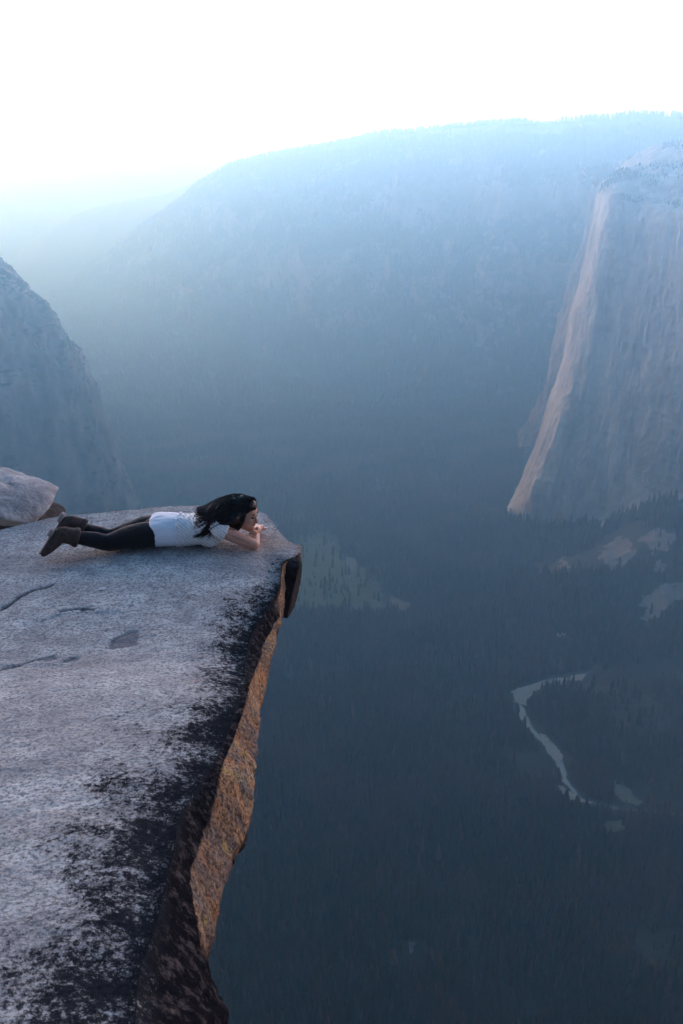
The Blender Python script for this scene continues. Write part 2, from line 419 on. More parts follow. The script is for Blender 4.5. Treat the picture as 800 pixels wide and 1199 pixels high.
# great pale wall on the right
rows = []
def caprow(v, sil, nose, push, vs=None):
    us = [nose+ (1010-nose)*t for t in (0.12, 0.27, 0.45, 0.70, 1.0)]
    rr = [2735, 2680, 2620, 2520, 2380]
    row = [(sil+25, v-4, 3500+push), (sil+2, v-1, 3080+push), (sil, v, 2925+push), (nose, v, 2775+push)]
    for u, r in zip(us, rr): row.append((u, v, r+push))
    return row
base = [(615,600,3500),(592,604,3050),(587,607,2850),(612,613,2790),(655,618,2735),(712,612,2680),(765,592,2620),(860,600,2520),(1000,630,2380)]
below = [(u, v+26, r-12) for (u, v, r) in base]
rows.append(below); rows.append(base)
for v, s, n, pu in [(575,604,622,12),(545,619,635,24),(490,640,655,45),(440,655,670,60),(370,671,686,75),(300,686,699,90),(250,697,708,105)]:
    rows.append(caprow(v, s, n, pu))
rows.append([(722,226,3500),(706,228,3150),(701,228,3010),(714,222,2930),(742,224,2900),(790,232,2860),(850,236,2800),(930,230,2740),(1010,230,2640)])
rows.append([(740,208,3500),(716,208,3250),(706,212,3120),(722,200,3080),(750,196,3060),(790,192,3050),(850,190,3020),(930,190,2980),(1010,190,2950)])
rows.append([(760,190,3500),(740,190,3400),(728,196,3330),(742,186,3300),(765,176,3300),(798,167,3330),(850,160,3350),(930,158,3350),(1010,158,3350)])
rows.append([(800,200,4000),(780,196,3800),(770,200,3800),(770,196,3750),(790,186,3750),(820,176,3800),(870,170,3850),(940,170,3850),(1010,170,3850)])
cap, GC = patch('granite_cliff', rows, 420, 420, [(16, 260, 1400, 4, True), (5, 60, 400, 5, True), (9, 110, 150, 5, False), (4, 22, 40, 4, True)], M_CAP,
     'tall pale granite wall on the right with a sunlit prow curving down to the forest', seed=3)
# dark cliff on the left
sil = [(250,-80),(290,-35),(313,0),(330,18),(350,42),(372,60),(398,75),(418,88),(455,106),(505,126),(555,146),(600,164),(640,180)]
rows = []
rows.append([(-700,200,3300),(-420,200,3300),(-260,215,3300),(-170,230,3300),(-100,262,3300),(-90,280,3500),(-100,300,3900)])
for v, s in sil:
    k = (v-250)/390.0
    rows.append([(-900,v,1900-150*k),(-520,v,2150-160*k),(-300+s*0.4,v,2330-150*k),(-130+s*0.6,v,2480-120*k),(s-32,v,2600-90*k),(s,v,2720-60*k),(s-22,v-2,3400)])
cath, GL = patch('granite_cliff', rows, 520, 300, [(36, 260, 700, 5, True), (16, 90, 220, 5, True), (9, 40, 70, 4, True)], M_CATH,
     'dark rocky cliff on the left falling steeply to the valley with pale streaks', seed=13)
# spur half hidden behind the pale wall
rows = []
for v, s in [(215,692),(255,688),(300,680),(350,668),(400,655),(450,636),(495,612),(525,596)]:
    k = (v-215)/300.0
    rows.append([(s+18,v,4300-200*k),(s,v,3900-180*k),(s+22,v,3780-200*k),(s+70,v,3700-220*k),(s+200,v,3650-240*k)])
rows.insert(0, [(690,212,4500),(680,205,4350),(700,196,4300),(760,188,4200),(870,180,4200)])
spur, GS = patch('rock_spur', rows, 220, 160, [(55, 240, 800, 5, True), (18, 80, 260, 4, True)], M_RIM,
     'hazy rock spur standing just behind the pale granite wall', seed=23)
# long rim across the valley
crest = [(20,352,8300),(60,335,8150),(120,300,8000),(165,268,7800),(205,240,7500),(250,207,7200),(300,189,6900),(350,179,6700),(400,169,6500),(450,161,6300),(520,154,6000),(600,147,5700),(700,142,5400),(800,137,5200),(950,128,5000),(1150,120,4800)]
foot = [(20,356,8000),(60,350,7600),(120,372,6900),(165,392,6300),(205,410,5800),(250,430,5300),(300,448,4950),(350,463,4650),(400,474,4450),(450,482,4300),(520,490,4180),(600,494,4120),(700,498,4050),(800,500,4000),(950,500,3950),(1150,500,3900)]
rows = []
prof = [(1.0,1.0),(0.90,0.965),(0.78,0.90),(0.66,0.79),(0.60,0.64),(0.50,0.50),(0.42,0.34),(0.25,0.16),(0.0,0.0),(-0.1,-0.05)]
for (a, b) in prof:    # a: horizontal share, b: vertical share
    row = []
    for (c, f) in zip(crest, foot):
        C3 = at_range(*c); F3 = at_range(*f)
        p = F3+(C3-F3)*a; z = F3[2]+(C3[2]-F3[2])*b
        row.append((p[0], p[1], z))
    rows.append(row)
backrow = [tuple(at_range(c[0], c[1], c[2])*np.array([1.25, 1.25, 1])+np.array([0, 0, -250])) for c in crest]
def patch_xyz(name, ctrl, nr, nc, disp, mat, label, seed=0, crest_row=None):
    G = np.array(ctrl, float); G = interp_rows(interp_rows(G, nr, 0), nc, 1)
    N = grid_normals(G); s = np.sign(N[:, :, 2].mean()); N = N*s; p = G.reshape(-1, 3); d = np.zeros(len(p))
    for (amp, sx, sz, oc, rg) in disp: d += amp*fbm(p/np.array([sx, sx, sz]), oc, seed+int(sx) % 97, ridged=rg)
    d = d-d.mean(); d = d.reshape(nr, nc)
    if crest_row is not None: d = d*(0.25+0.75*ss(0, 0.12*nr, np.abs(np.arange(nr)-crest_row)))[:, None]
    G2 = G+N*d[:, :, None]
    o = link(name, mesh_from(name, G2.reshape(-1, 3), grid_faces(nr, nc, flip=(s < 0))), mat); tag(o, label, kind='structure')
    return o, G2
rimh, GR = patch_xyz('hills', [backrow]+rows, 330, 620, [(70, 520, 1500, 5, True), (26, 150, 350, 4, True), (7, 45, 70, 3, False)], M_RIM,
     'long forested rim with broken cliffs across the valley, fading into pale haze', seed=31, crest_row=32)
def far_range(pts, depth, label, seed, amp=60, down=1150):
    cr = [at_range(*p) for p in pts]
    rows = []
    for (a, b) in [(-0.5,-0.3),(0,0),(0.15,-0.05),(0.35,-0.25),(0.7,-0.7),(1.0,-1.0)]:
        rows.append([(c[0]*(1-a*depth/np.hypot(c[0], c[1])), c[1]*(1-a*depth/np.hypot(c[0], c[1])), c[2]+b*(c[2]+1100)) for c in cr])
    return patch_xyz('hills', rows, 120, 300, [(amp, 700, 900, 5, True), (amp*0.35, 220, 260, 4, False)], M_FAR, label, seed)
far_range([(-300,196,9600),(-200,225,9500),(-60,310,9300),(0,322,9200),(31,290,9200),(105,247,9300),(160,236,9400),(200,226,9500),(260,205,9600),(330,195,9800),(450,190,10000)], 1800, 'blue hazy spur low on the left behind the long rim', 41, 40)
far_range([(-300,196,12000),(-120,192,12000),(0,190,12000),(60,200,12000),(110,190,12000),(150,178,12000),(210,180,12000),(300,190,12200),(420,200,12400)], 1700, 'very pale far hill crossing the left of the valley', 43, 50)
far_range([(-350,180,14300),(-100,178,14200),(0,176,14200),(60,179,14200),(130,180,14100),(200,176,14000),(280,169,13900),(340,167.5,13900),(390,170,13900),(450,172,13900),(600,172,13900),(900,172,13900),(1150,175,13900)], 2500, 'faintest skyline hills below the bright sky', 47, 35)

# ------------------------------------------------------------------ valley floor
capbase = np.array([at_range(u, v, r) for (u, v, r) in base[1:]])
cathbase = np.array([GL[int(520*0.93), c] for c in range(0, 300, 12)])
def near_line(x, y, L):
    best = np.full(x.shape, 1e9); zb = np.zeros(x.shape)
    for a, b in zip(L[:-1], L[1:]):
        dx, dy = b[0]-a[0], b[1]-a[1]; t = np.clip(((x-a[0])*dx+(y-a[1])*dy)/(dx*dx+dy*dy), 0, 1)
        d = np.hypot(x-a[0]-t*dx, y-a[1]-t*dy); z = a[2]+t*(b[2]-a[2]); m = d < best
        best = np.where(m, d, best); zb = np.where(m, z, zb)
    return best, zb
FLOOR = -1060.0
def ground_z(x, y):
    x = np.asarray(x, float).ravel(); y = np.asarray(y, float).ravel()
    d, zb = near_line(x, y, capbase)
    p = np.stack([x, y, 0*x], 1)
    rise = np.maximum(zb-FLOOR+6, 0)*np.exp(-(d/420)**1.6)
    z = FLOOR+rise
    z = z + 14*fbm(p/420., 4, 5)*ss(0, 60, rise+12) + 20*ss(15, 120, rise)*fbm(p/130., 3, 8, ridged=True)
    # foot of the near wall below the ledge
    # the near valley wall: the cliff that carries the ledge
    wall = -1.32*np.maximum(y, 0)-24-14*ss(0, 60, y)
    wall = wall + 0.12*np.minimum(np.maximum(y, 0), 700)*(fbm(np.stack([x/160., y/260., 0*x], 1), 4, 15)-0.55)
    z = np.maximum(z, wall)
    return z
nx, ny = 420, 520
gx = np.sinh(np.linspace(-3.2, 3.2, nx))/np.sinh(3.2)*12500
gy = np.concatenate([np.linspace(-12500, -60, 20)[:-1], np.linspace(-60, 5000, ny-60), np.linspace(5000, 15000, 42)[1:]])
GXX, GYY = np.meshgrid(gx, gy, indexing='xy')
gz = ground_z(GXX, GYY)
k = NT('valley_floor')
v = k.coord((1/300., 1/300., 1/300.)); a = k.noise(v, 1.0, 8, 0.6); b = k.noise(k.coord((1/28., 1/28., 1/28.)), 1.0, 7, 0.7)
gc = k.mix(k.ramp(a, [(0.4, 0), (0.6, 1)]), (0.020, 0.025, 0.020), (0.045, 0.042, 0.034)); gc = k.mix(k.ramp(b, [(0.5, 0), (0.65, 0.6)]), gc, (0.075, 0.068, 0.058))
M_GROUND = k.done(gc, 0.95)
ground = link('valley_floor', mesh_from('valley_floor', np.stack([GXX.ravel(), GYY.ravel(), gz], 1), grid_faces(len(gy), nx)), M_GROUND)
tag(ground, 'dark forested valley floor far below', kind='structure')

# flat features draped on the floor, given as outlines in plan
def floor_hit(u, v):
    d = ray(u, v); r = 2500.0
    for _ in range(30):
        kx = r/math.hypot(d[0], d[1]); z = float(ground_z([d[0]*kx], [d[1]*kx])[0]); r = r+ (z/d[2]-kx)*math.hypot(d[0], d[1])*0.6
    kx = r/math.hypot(d[0], d[1]); return np.array([d[0]*kx, d[1]*kx, d[2]*kx])
CLEAR = []
def draped(name, poly_px, lift, mat, label, rag=6.0, clear=0.0, seed=0, kind='structure'):
    pl = np.array([floor_hit(*p)[:2] for p in poly_px])
    x0, y0 = pl.min(0)-15; x1, y1 = pl.max(0)+15; st = max(3.0, (max(x1-x0, y1-y0))/150)
    xs = np.arange(x0, x1, st); ys = np.arange(y0, y1, st); XX, YY = np.meshgrid(xs, ys); q = np.stack([XX.ravel(), YY.ravel()], 1)
    q3 = np.stack([q[:, 0], q[:, 1], 0*q[:, 0]], 1)
    qw = q+np.stack([rag*fbm(q3/18., 3, seed+1), rag*fbm(q3/18., 3, seed+2)], 1)
    ins = inside(qw, pl).reshape(XX.shape)
    zz = ground_z(q[:, 0], q[:, 1])+lift
    f = grid_faces(len(ys), len(xs)); keep = ins.ravel()[f].all(1); f = f[keep]
    me = mesh_from(name, np.stack([q[:, 0], q[:, 1], zz], 1), f); o = link(name, me, mat); tag(o, label, kind=kind)
    import bmesh
    bm = bmesh.new(); bm.from_mesh(me); loose = [vv for vv in bm.verts if not vv.link_faces]; bmesh.ops.delete(bm, geom=loose, context='VERTS'); bm.to_mesh(me); bm.free()
    CLEAR.append((pl, clear)); return o
def inside(q, poly):
    x, y = q[:, 0], q[:, 1]; r = np.zeros(len(q), bool); j = len(poly)-1
    for i in range(len(poly)):
        xi, yi = poly[i]; xj, yj = poly[j]
        c = ((yi > y) != (yj > y)) & (x < (xj-xi)*(y-yi)/(yj-yi+1e-12)+xi); r ^= c; j = i
    return r
def strip(center, w):
    """outline around a pixel centre line, widths in px"""
    c = np.array(center, float); n = len(c); w = np.array(w if hasattr(w, '__len__') else [w]*n, float)
    t = np.gradient(c, axis=0); t /= np.linalg.norm(t, axis=1)[:, None]; nn = np.stack([-t[:, 1], t[:, 0]], 1)
    return [tuple(p) for p in (c+nn*w[:, None]/2)]+[tuple(p) for p in (c-nn*w[:, None]/2)[::-1]]
kw = NT('river_water'); kw.b.inputs['Specular IOR Level'].default_value = 0.6
M_WATER = kw.done((0.10, 0.12, 0.13), 0.12, kw.bump(kw.noise(kw.coord((1/9., 1/9., 1)), 1.0, 4), 0.15, 0.6))
M_SAND = plain('river_sand', (0.33, 0.30, 0.28), 0.9, 0.2, 0.05)
M_ROCKP = plain('pale_talus', (0.17, 0.175, 0.18), 0.9, 0.35, 0.04)
M_MEADOW = plain('meadow_grass', (0.075, 0.095, 0.045), 0.9, 0.25, 0.02)
M_GREY = plain('grey_clearing', (0.16, 0.15, 0.13), 0.9, 0.3, 0.03)
draped('river', strip([(700,778),(690,788),(668,794),(640,798),(618,808),(606,822),(614,842),(624,856),(640,872),(655,892),(662,915),(680,936),(700,942),(730,948),(770,952),(800,954),(900,950)], [3,4,5,6,9,11,10,7,9,11,8,6,5,4,4,4,4]), 1.0, M_WATER, 'narrow river winding through the forest on the right', 3, 9, 1)
SB = 'pale sand bank '
draped('riverbank', [(598,810),(604,806),(622,802),(640,796),(640,803),(624,814),(620,822),(616,828),(604,824)], 1.6, M_SAND, SB+'on the outer river bend', 4, 12, 2)
draped('riverbank', [(645,796),(656,794),(664,795),(664,803),(648,804)], 1.6, M_SAND, SB+'just right of the outer bend', 3, 12, 3)
draped('riverbank', [(666,792),(678,790),(688,790),(682,798),(668,798)], 1.6, M_SAND, SB+'at the upper end of the bend', 3, 12, 4)
draped('riverbank', [(629,857),(640,862),(652,874),(660,886),(656,896),(648,892),(638,880)], 1.6, M_SAND, SB+'below the rapids', 3, 14, 5)
draped('riverbank', [(652,918),(662,922),(672,930),(690,938),(700,944),(685,942),(668,938),(655,930)], 1.6, M_SAND, SB+'on the lower curve of the river', 3, 12, 6)
draped('riverbank', [(720,912),(732,922),(752,938),(746,944),(726,940),(718,925)], 1.6, M_GREY, SB+'on the right inside the lower curve', 6, 8, 7)
draped('riverbank', [(708,962),(730,962),(736,972),(715,978),(704,970)], 1.6, M_GREY, SB+'below the river near the right edge', 6, 10, 8)
draped('riverbank', [(650,741),(662,741),(664,748),(652,747)], 1.6, M_SAND, SB+'upstream, small and alone among trees', 3, 12, 9)
draped('meadow', [(352,628),(372,622),(392,628),(402,655),(425,668),(448,690),(452,712),(420,716),(380,712),(350,712),(330,700),(330,650)], 0.8, M_MEADOW, 'pale green meadow in the valley beyond the tip of the ledge', 34, 6, 10)
draped('clearing', [(405,652),(418,656),(416,668),(404,664)], 1.4, M_GREY, 'grey clearing at the edge of the meadow', 10, 8, 11)
draped('clearing', [(456,698),(478,706),(486,716),(474,718),(458,710)], 1.4, M_GREY, 'bare grey clearing right of the meadow', 8, 10, 12)
for i, poly in enumerate([[(752,700),(770,688),(790,682),(830,676),(860,684),(820,700),(790,706),(770,722),(756,732),(750,722)],
             [(706,640),(722,628),(738,634),(742,650),(728,668),(712,668),(700,655)],[(748,632),(770,618),(790,626),(784,646),(762,650)],
             [(690,612),(705,606),(716,612),(702,622)],[(770,655),(785,660),(776,676),(764,670)],[(655,655),(668,660),(666,672),(656,668)]]):
    draped('talus', poly, 1.5, M_ROCKP, ['large pale rock slide at the right edge','pale rock slab below the granite wall','pale scree just under the wall foot','small pale scree at the wall base','pale patch between the two slides','small grey scree left of the slides'][i], 16, 6, 20+i)
draped('clearing', [(640,800),(700,800),(760,815),(800,840),(800,870),(760,860),(740,880),(700,850)], 0.6, plain('dry_brush', (0.07, 0.055, 0.048), 0.95, 0.4, 0.02), 'brown brush inside the river loop', 20, -1, 33)
draped('rock_outcrop', [(476,1105),(486,1104),(488,1116),(480,1120)], 2.5, M_ROCKP, 'tiny pale outcrop alone in the dark forest', 3, 9, 34)

# ------------------------------------------------------------------ forest
def scatter(n, x0, x1, y0, y1, seed):
    rs = np.random.default_rng(seed); return np.stack([rs.uniform(x0, x1, n), rs.uniform(y0, y1, n)], 1)
cand = np.concatenate([scatter(380000, -1500, 1700, 850, 4200, 1), scatter(120000, -3200, 1200, 4200, 9000, 2)])
vis = np.abs(cand[:, 0]) < 0.40*cand[:, 1]+150; cand = cand[vis]
p3 = np.stack([cand[:, 0], cand[:, 1], 0*cand[:, 0]], 1)
cz = ground_z(cand[:, 0], cand[:, 1])
dens = 0.68+1.5*fbm(p3/110., 5, 77, 0.6)
dens = np.where(cz > -1035, 0.35+0.9*fbm(p3/90., 3, 79), dens)
keep = RNG.uniform(size=len(cand)) < dens
for pl, cl in CLEAR:
    if cl < 0: keep &= ~(inside(cand, pl) & (RNG.uniform(size=len(cand)) < 0.45)); continue
    m = inside(cand, pl)
    d = np.full(len(cand), 1e9)
    L = np.array([[*p, 0] for p in pl]+[[*pl[0], 0]])
    bx = (cand[:, 0] > pl[:, 0].min()-30) & (cand[:, 0] < pl[:, 0].max()+30) & (cand[:, 1] > pl[:, 1].min()-30) & (cand[:, 1] < pl[:, 1].max()+30)
    dd, _ = near_line(cand[bx, 0], cand[bx, 1], L); d[bx] = dd
    frac = 0.965 if cl > 8 else (0.955 if pl[:, 1].max() > 2300 else 0.9)
    keep &= ~((m | (d < cl)) & (RNG.uniform(size=len(cand)) < frac))
cand = cand[keep]; cz = cz[keep]
pts_t = [np.stack([cand[:, 0], cand[:, 1], cz-1.5], 1)]
sc_t = [0.38+0.75*RNG.uniform(size=len(cand))**1.6+0.18*fbm(np.stack([cand[:, 0], cand[:, 1], cz], 1)/90., 3, 201)]
# trees on slopes and along crests
def slope_trees(G, n, minup, seed, sc=(0.6, 1.0), rows=None, nmask=0.0, sz=200.):
    rs = np.random.default_rng(seed); nr, nc = G.shape[:2]; Nn = grid_normals(G); Nn *= np.sign(Nn[:, :, 2].mean())
    r0, r1 = rows or (0, nr-2)
    ri = rs.uniform(r0, r1, n); ci = rs.uniform(0, nc-2, n); i = ri.astype(int); j = ci.astype(int); f = (ri-i)[:, None]; g = (ci-j)[:, None]
    p = (G[i, j]*(1-f)*(1-g)+G[i+1, j]*f*(1-g)+G[i, j+1]*(1-f)*g+G[i+1, j+1]*f*g)
    ok = (Nn[i, j, 2]+0.25*fbm(p/60., 3, seed) > minup) & (fbm(p/sz, 3, seed+9) > nmask)
    p = p[ok]; pts_t.append(p+np.array([0, 0, -2.0])); sc_t.append(rs.uniform(*sc, len(p)))
slope_trees(GR, 60000, 0.50, 3, (0.7, 1.1), (25, 300), -0.25)
slope_trees(GR, 9000, 0.1, 4, (0.22, 0.5), (27, 36), -0.9)
slope_trees(GC, 9000, 0.55, 5, (0.2, 0.4), (300, 415), 0.08, 60.)
slope_trees(GL, 12000, 0.55, 6, (0.15, 0.32), (0, 480), 0.0, 120.)
slope_trees(GS, 6000, 0.5, 8, (0.4, 0.8))
TP = np.concatenate(pts_t); TS = np.concatenate(sc_t)
fm = bpy.data.meshes.new('forest'); fm.vertices.add(len(TP)); fm.vertices.foreach_set('co', TP.astype(np.float32).ravel())
at_ = fm.attributes.new('tree_scale', 'FLOAT', 'POINT'); at_.data.foreach_set('value', TS.astype(np.float32))
forest = link('forest', fm); tag(forest, 'dense dark conifer forest covering the valley floor and slopes', 'forest', kind='stuff')
kf = NT('conifer_needles'); oi = kf.node('ShaderNodeObjectInfo')
lv = kf.node('ShaderNodeVectorMath', operation='MULTIPLY'); kf.l.new(oi.outputs['Location'], lv.inputs[0]); lv.inputs[1].default_value = (1/170., 1/170., 1/170.)
patchn = kf.noise(lv.outputs[0], 1.0, 5, 0.6)
fc = kf.ramp(oi.outputs['Random'], [(0, (0.020, 0.034, 0.020)), (0.3, (0.032, 0.052, 0.026)), (0.6, (0.050, 0.070, 0.034)), (0.80, (0.045, 0.040, 0.026)), (0.90, (0.055, 0.040, 0.032)), (0.97, (0.10, 0.07, 0.06)), (1, (0.13, 0.10, 0.09))])
fc = kf.mix(0.5, fc, kf.mix(kf.noise(kf.coord(), 0.35, 3), (0.015, 0.02, 0.015), (0.09, 0.11, 0.07)), 'MULTIPLY') if False else fc
fc = kf.mix(kf.ramp(patchn, [(0.48, 0), (0.60, 0.85)]), fc, (0.095, 0.068, 0.055))
M_TREE = kf.done(fc, 0.9)
ng = bpy.data.node_groups.new('forest_nodes', 'GeometryNodeTree')
ng.interface.new_socket('Geometry', in_out='INPUT', socket_type='NodeSocketGeometry'); ng.interface.new_socket('Geometry', in_out='OUTPUT', socket_type='NodeSocketGeometry')
gn = ng.nodes; gl = ng.links; gi = gn.new('NodeGroupInput'); go = gn.new('NodeGroupOutput')
variants = []
for vi, (h, r, nl, dead) in enumerate([(38, 4.6, 6, 0), (30, 5.4, 5, 0), (44, 4.2, 7, 0), (34, 3.2, 5, 1)]):
    jn = gn.new('GeometryNodeJoinGeometry')
    for L in range(nl):
        c = gn.new('GeometryNodeMeshCone'); c.inputs['Vertices'].default_value = 7; c.fill_type = 'NONE'
        f = L/float(nl); rr = r*(1-f*0.85)*(0.8 if L == 0 else 1)
        c.inputs['Radius Bottom'].default_value = rr; c.inputs['Radius Top'].default_value = 0.25*rr if L < nl-1 else 0.02; c.inputs['Depth'].default_value = h/nl*1.45
        t = gn.new('GeometryNodeTransform'); t.inputs['Translation'].default_value = (0.3*math.sin(L*2.3+vi), 0.3*math.cos(L*1.7), h*0.10+h*0.86*f); t.inputs['Rotation'].default_value = (0.05*math.sin(L+vi), 0.05*math.cos(3*L), L*0.7)
        gl.new(c.outputs['Mesh'], t.inputs['Geometry']); gl.new(t.outputs[0], jn.inputs[0])
    tr = gn.new('GeometryNodeMeshCone'); tr.inputs['Vertices'].default_value = 5; tr.inputs['Radius Bottom'].default_value = 0.6; tr.inputs['Radius Top'].default_value = 0.1; tr.inputs['Depth'].default_value = h*0.95
    gl.new(tr.outputs['Mesh'], jn.inputs[0])
    # ragged boughs
    sp = gn.new('GeometryNodeSetPosition'); nz = gn.new('ShaderNodeTexNoise'); nz.inputs['Scale'].default_value = 0.6
    sub = gn.new('ShaderNodeVectorMath'); sub.operation = 'SUBTRACT'; sub.inputs[1].default_value = (0.5, 0.5, 0.5)
    mu = gn.new('ShaderNodeVectorMath'); mu.operation = 'MULTIPLY'; mu.inputs[1].default_value = (5.0, 5.0, 3.0)
    gl.new(nz.outputs['Color'], sub.inputs[0]); gl.new(sub.outputs[0], mu.inputs[0]); gl.new(mu.outputs[0], sp.inputs['Offset']); gl.new(jn.outputs[0], sp.inputs['Geometry'])
    sm = gn.new('GeometryNodeSetMaterial'); sm.inputs['Material'].default_value = M_TREE; gl.new(sp.outputs[0], sm.inputs['Geometry'])
    g2 = gn.new('GeometryNodeGeometryToInstance'); gl.new(sm.outputs[0], g2.inputs[0]); variants.append(g2)
jv = gn.new('GeometryNodeJoinGeometry')
for g2 in variants: gl.new(g2.outputs[0], jv.inputs[0])
iop = gn.new('GeometryNodeInstanceOnPoints'); gl.new(gi.outputs[0], iop.inputs['Points']); gl.new(jv.outputs[0], iop.inputs['Instance']); iop.inputs['Pick Instance'].default_value = True
ri = gn.new('FunctionNodeRandomValue'); ri.data_type = 'INT'; ri.inputs[4].default_value = 0; ri.inputs[5].default_value = 3; gl.new(ri.outputs[2], iop.inputs['Instance Index'])
rr_ = gn.new('FunctionNodeRandomValue'); rr_.data_type = 'FLOAT_VECTOR'; rr_.inputs[0].default_value = (-0.04, -0.04, 0); rr_.inputs[1].default_value = (0.04, 0.04, 6.28); gl.new(rr_.outputs[0], iop.inputs['Rotation'])
na = gn.new('GeometryNodeInputNamedAttribute'); na.data_type = 'FLOAT'; na.inputs[0].default_value = 'tree_scale'
vm = gn.new('ShaderNodeVectorMath'); vm.operation = 'SCALE'; vm.inputs[0].default_value = (1.35, 1.35, 0.85); gl.new(na.outputs[0], vm.inputs['Scale']); gl.new(vm.outputs[0], iop.inputs['Scale'])
gl.new(iop.outputs[0], go.inputs[0])
md = forest.modifiers.new('forest', 'NODES'); md.node_group = ng
fm.materials.append(M_TREE)
print('trees', len(TP))

#@@P0
# ------------------------------------------------------------------ loose stones
def stone(name, u, v, fwd, size, seed, mat, rot=(0, 0, 0), parent=None, cuts=9, rough=0.10, sub=6, flat=0.12, boxy=False):
    V, Fc = rock_mesh(name, size, seed, cuts, rough, sub, flat, boxy)
    me = mesh_from(name, V, Fc, True); o = link(name, me, mat, parent)
    d = ray(u, v)*fwd; o.location = tuple(d); o.rotation_euler = rot; return o
b1 = stone('boulder', -14, 587, 8.35, (0.60, 0.62, 0.235), 5, M_B, (0.0, rad(7), rad(8)), cuts=7, rough=0.13)
tag(b1, 'rounded pale grey boulder resting on the back left of the ledge', 'boulder')
b2 = stone('boulder', 20, 606, 8.30, (0.40, 0.30, 0.12), 9, M_D, (0.0, rad(-4), 0.1), cuts=6, rough=0.08)
tag(b2, 'low brown stone wedged in shadow under the pale boulder', 'boulder')
stone('hanging_block', 338.5, 682, 7.25, (0.090, 0.20, 0.265), 12, M_BLACK, (0, 0.10, 0.1), ledge, cuts=5, rough=0.17, boxy=True)
stone('hanging_block', 280, 977, 4.95, (0.045, 0.10, 0.100), 14, M_BLACK, (0, 0.25, 0.1), ledge, cuts=8, rough=0.10)
def scrap():
    n = 9; g = np.linspace(-1, 1, n); A, B = np.meshgrid(g, g, indexing='ij')
    p = np.stack([A.ravel()*0.022, B.ravel()*0.016, 0.006+0.004*np.sin(3*A.ravel()+2*B.ravel())], 1)
    q = p-np.array([0, 0, 0.0015]); f = grid_faces(n, n); m = n*n
    rim_ = [i for i in range(n)]+[i*n+n-1 for i in range(1, n)]+[m-1-i for i in range(1, n)]+[(n-1-i)*n for i in range(1, n-1)]
    sf = [[rim_[i], rim_[(i+1) % len(rim_)], rim_[(i+1) % len(rim_)]+m, rim_[i]+m] for i in range(len(rim_))]
    me = mesh_from('scrap', np.concatenate([p, q]), np.concatenate([f[:, ::-1], f+m, np.array(sf)]))
    o = link('paper_scrap', me, plain('paper', (0.7, 0.7, 0.68), 0.8, 0.05)); P0 = on_top(120, 692)
    o.location = (P0[0], P0[1], top_at(P0[0], P0[1])); o.rotation_euler = (0, 0.05, 0.9)
    tag(o, 'tiny white scrap lying on the bare granite', 'scrap')
scrap()

# ------------------------------------------------------------------ THE WOMAN
import bmesh
O = on_top(190, 637)
O = Vector((O[0], O[1], top_at(O[0], O[1])-0.004))
print('person base', O[:])
person = bpy.data.objects.new('person', None); COL.objects.link(person); person.location = O; person.empty_display_size = 0.3
def gz_(X, Y): return top_at(O.x+X, O.y+Y)-O.z
def ell(c, r, rot=None, sub=3):
    bm = bmesh.new(); bmesh.ops.create_icosphere(bm, subdivisions=sub, radius=1)
    V = np.array([v.co[:] for v in bm.verts]); Fc = [[v.index for v in f.verts] for f in bm.faces]; bm.free()
    V = V*np.array(r)
    if rot is not None: V = V@np.array(rot.to_3x3()).T
    return V+np.array(c), Fc
def loft(path, radii, up=(0, 0, 1), n=20, sub=4, power=2.0):
    P = interp_rows(np.array(path, float), (len(path)-1)*sub+1); R = interp_rows(np.array(radii, float).reshape(len(path), -1), (len(path)-1)*sub+1)
    if R.shape[1] == 1: R = np.repeat(R, 2, 1)
    R = np.maximum(R, 0.0004)
    T = np.gradient(P, axis=0); T /= np.linalg.norm(T, axis=1)[:, None]
    upv = np.array(up, float); V = []; Fc = []
    for p, t, r in zip(P, T, R):
        s = np.cross(upv, t); s /= np.linalg.norm(s); uu = np.cross(t, s)
        for k in range(n):
            a = 2*math.pi*k/n; ca, sa = math.cos(a), math.sin(a)
            ca = math.copysign(abs(ca)**(2/power), ca); sa = math.copysign(abs(sa)**(2/power), sa)
            V.append(p+s*ca*r[0]+uu*sa*r[1])
    m = len(P)
    for i in range(m-1):
        for k in range(n): Fc.append([i*n+k, i*n+(k+1) % n, (i+1)*n+(k+1) % n, (i+1)*n+k])
    Fc.append(list(range(n))[::-1]); Fc.append([(m-1)*n+k for k in range(n)])
    return np.array(V), Fc
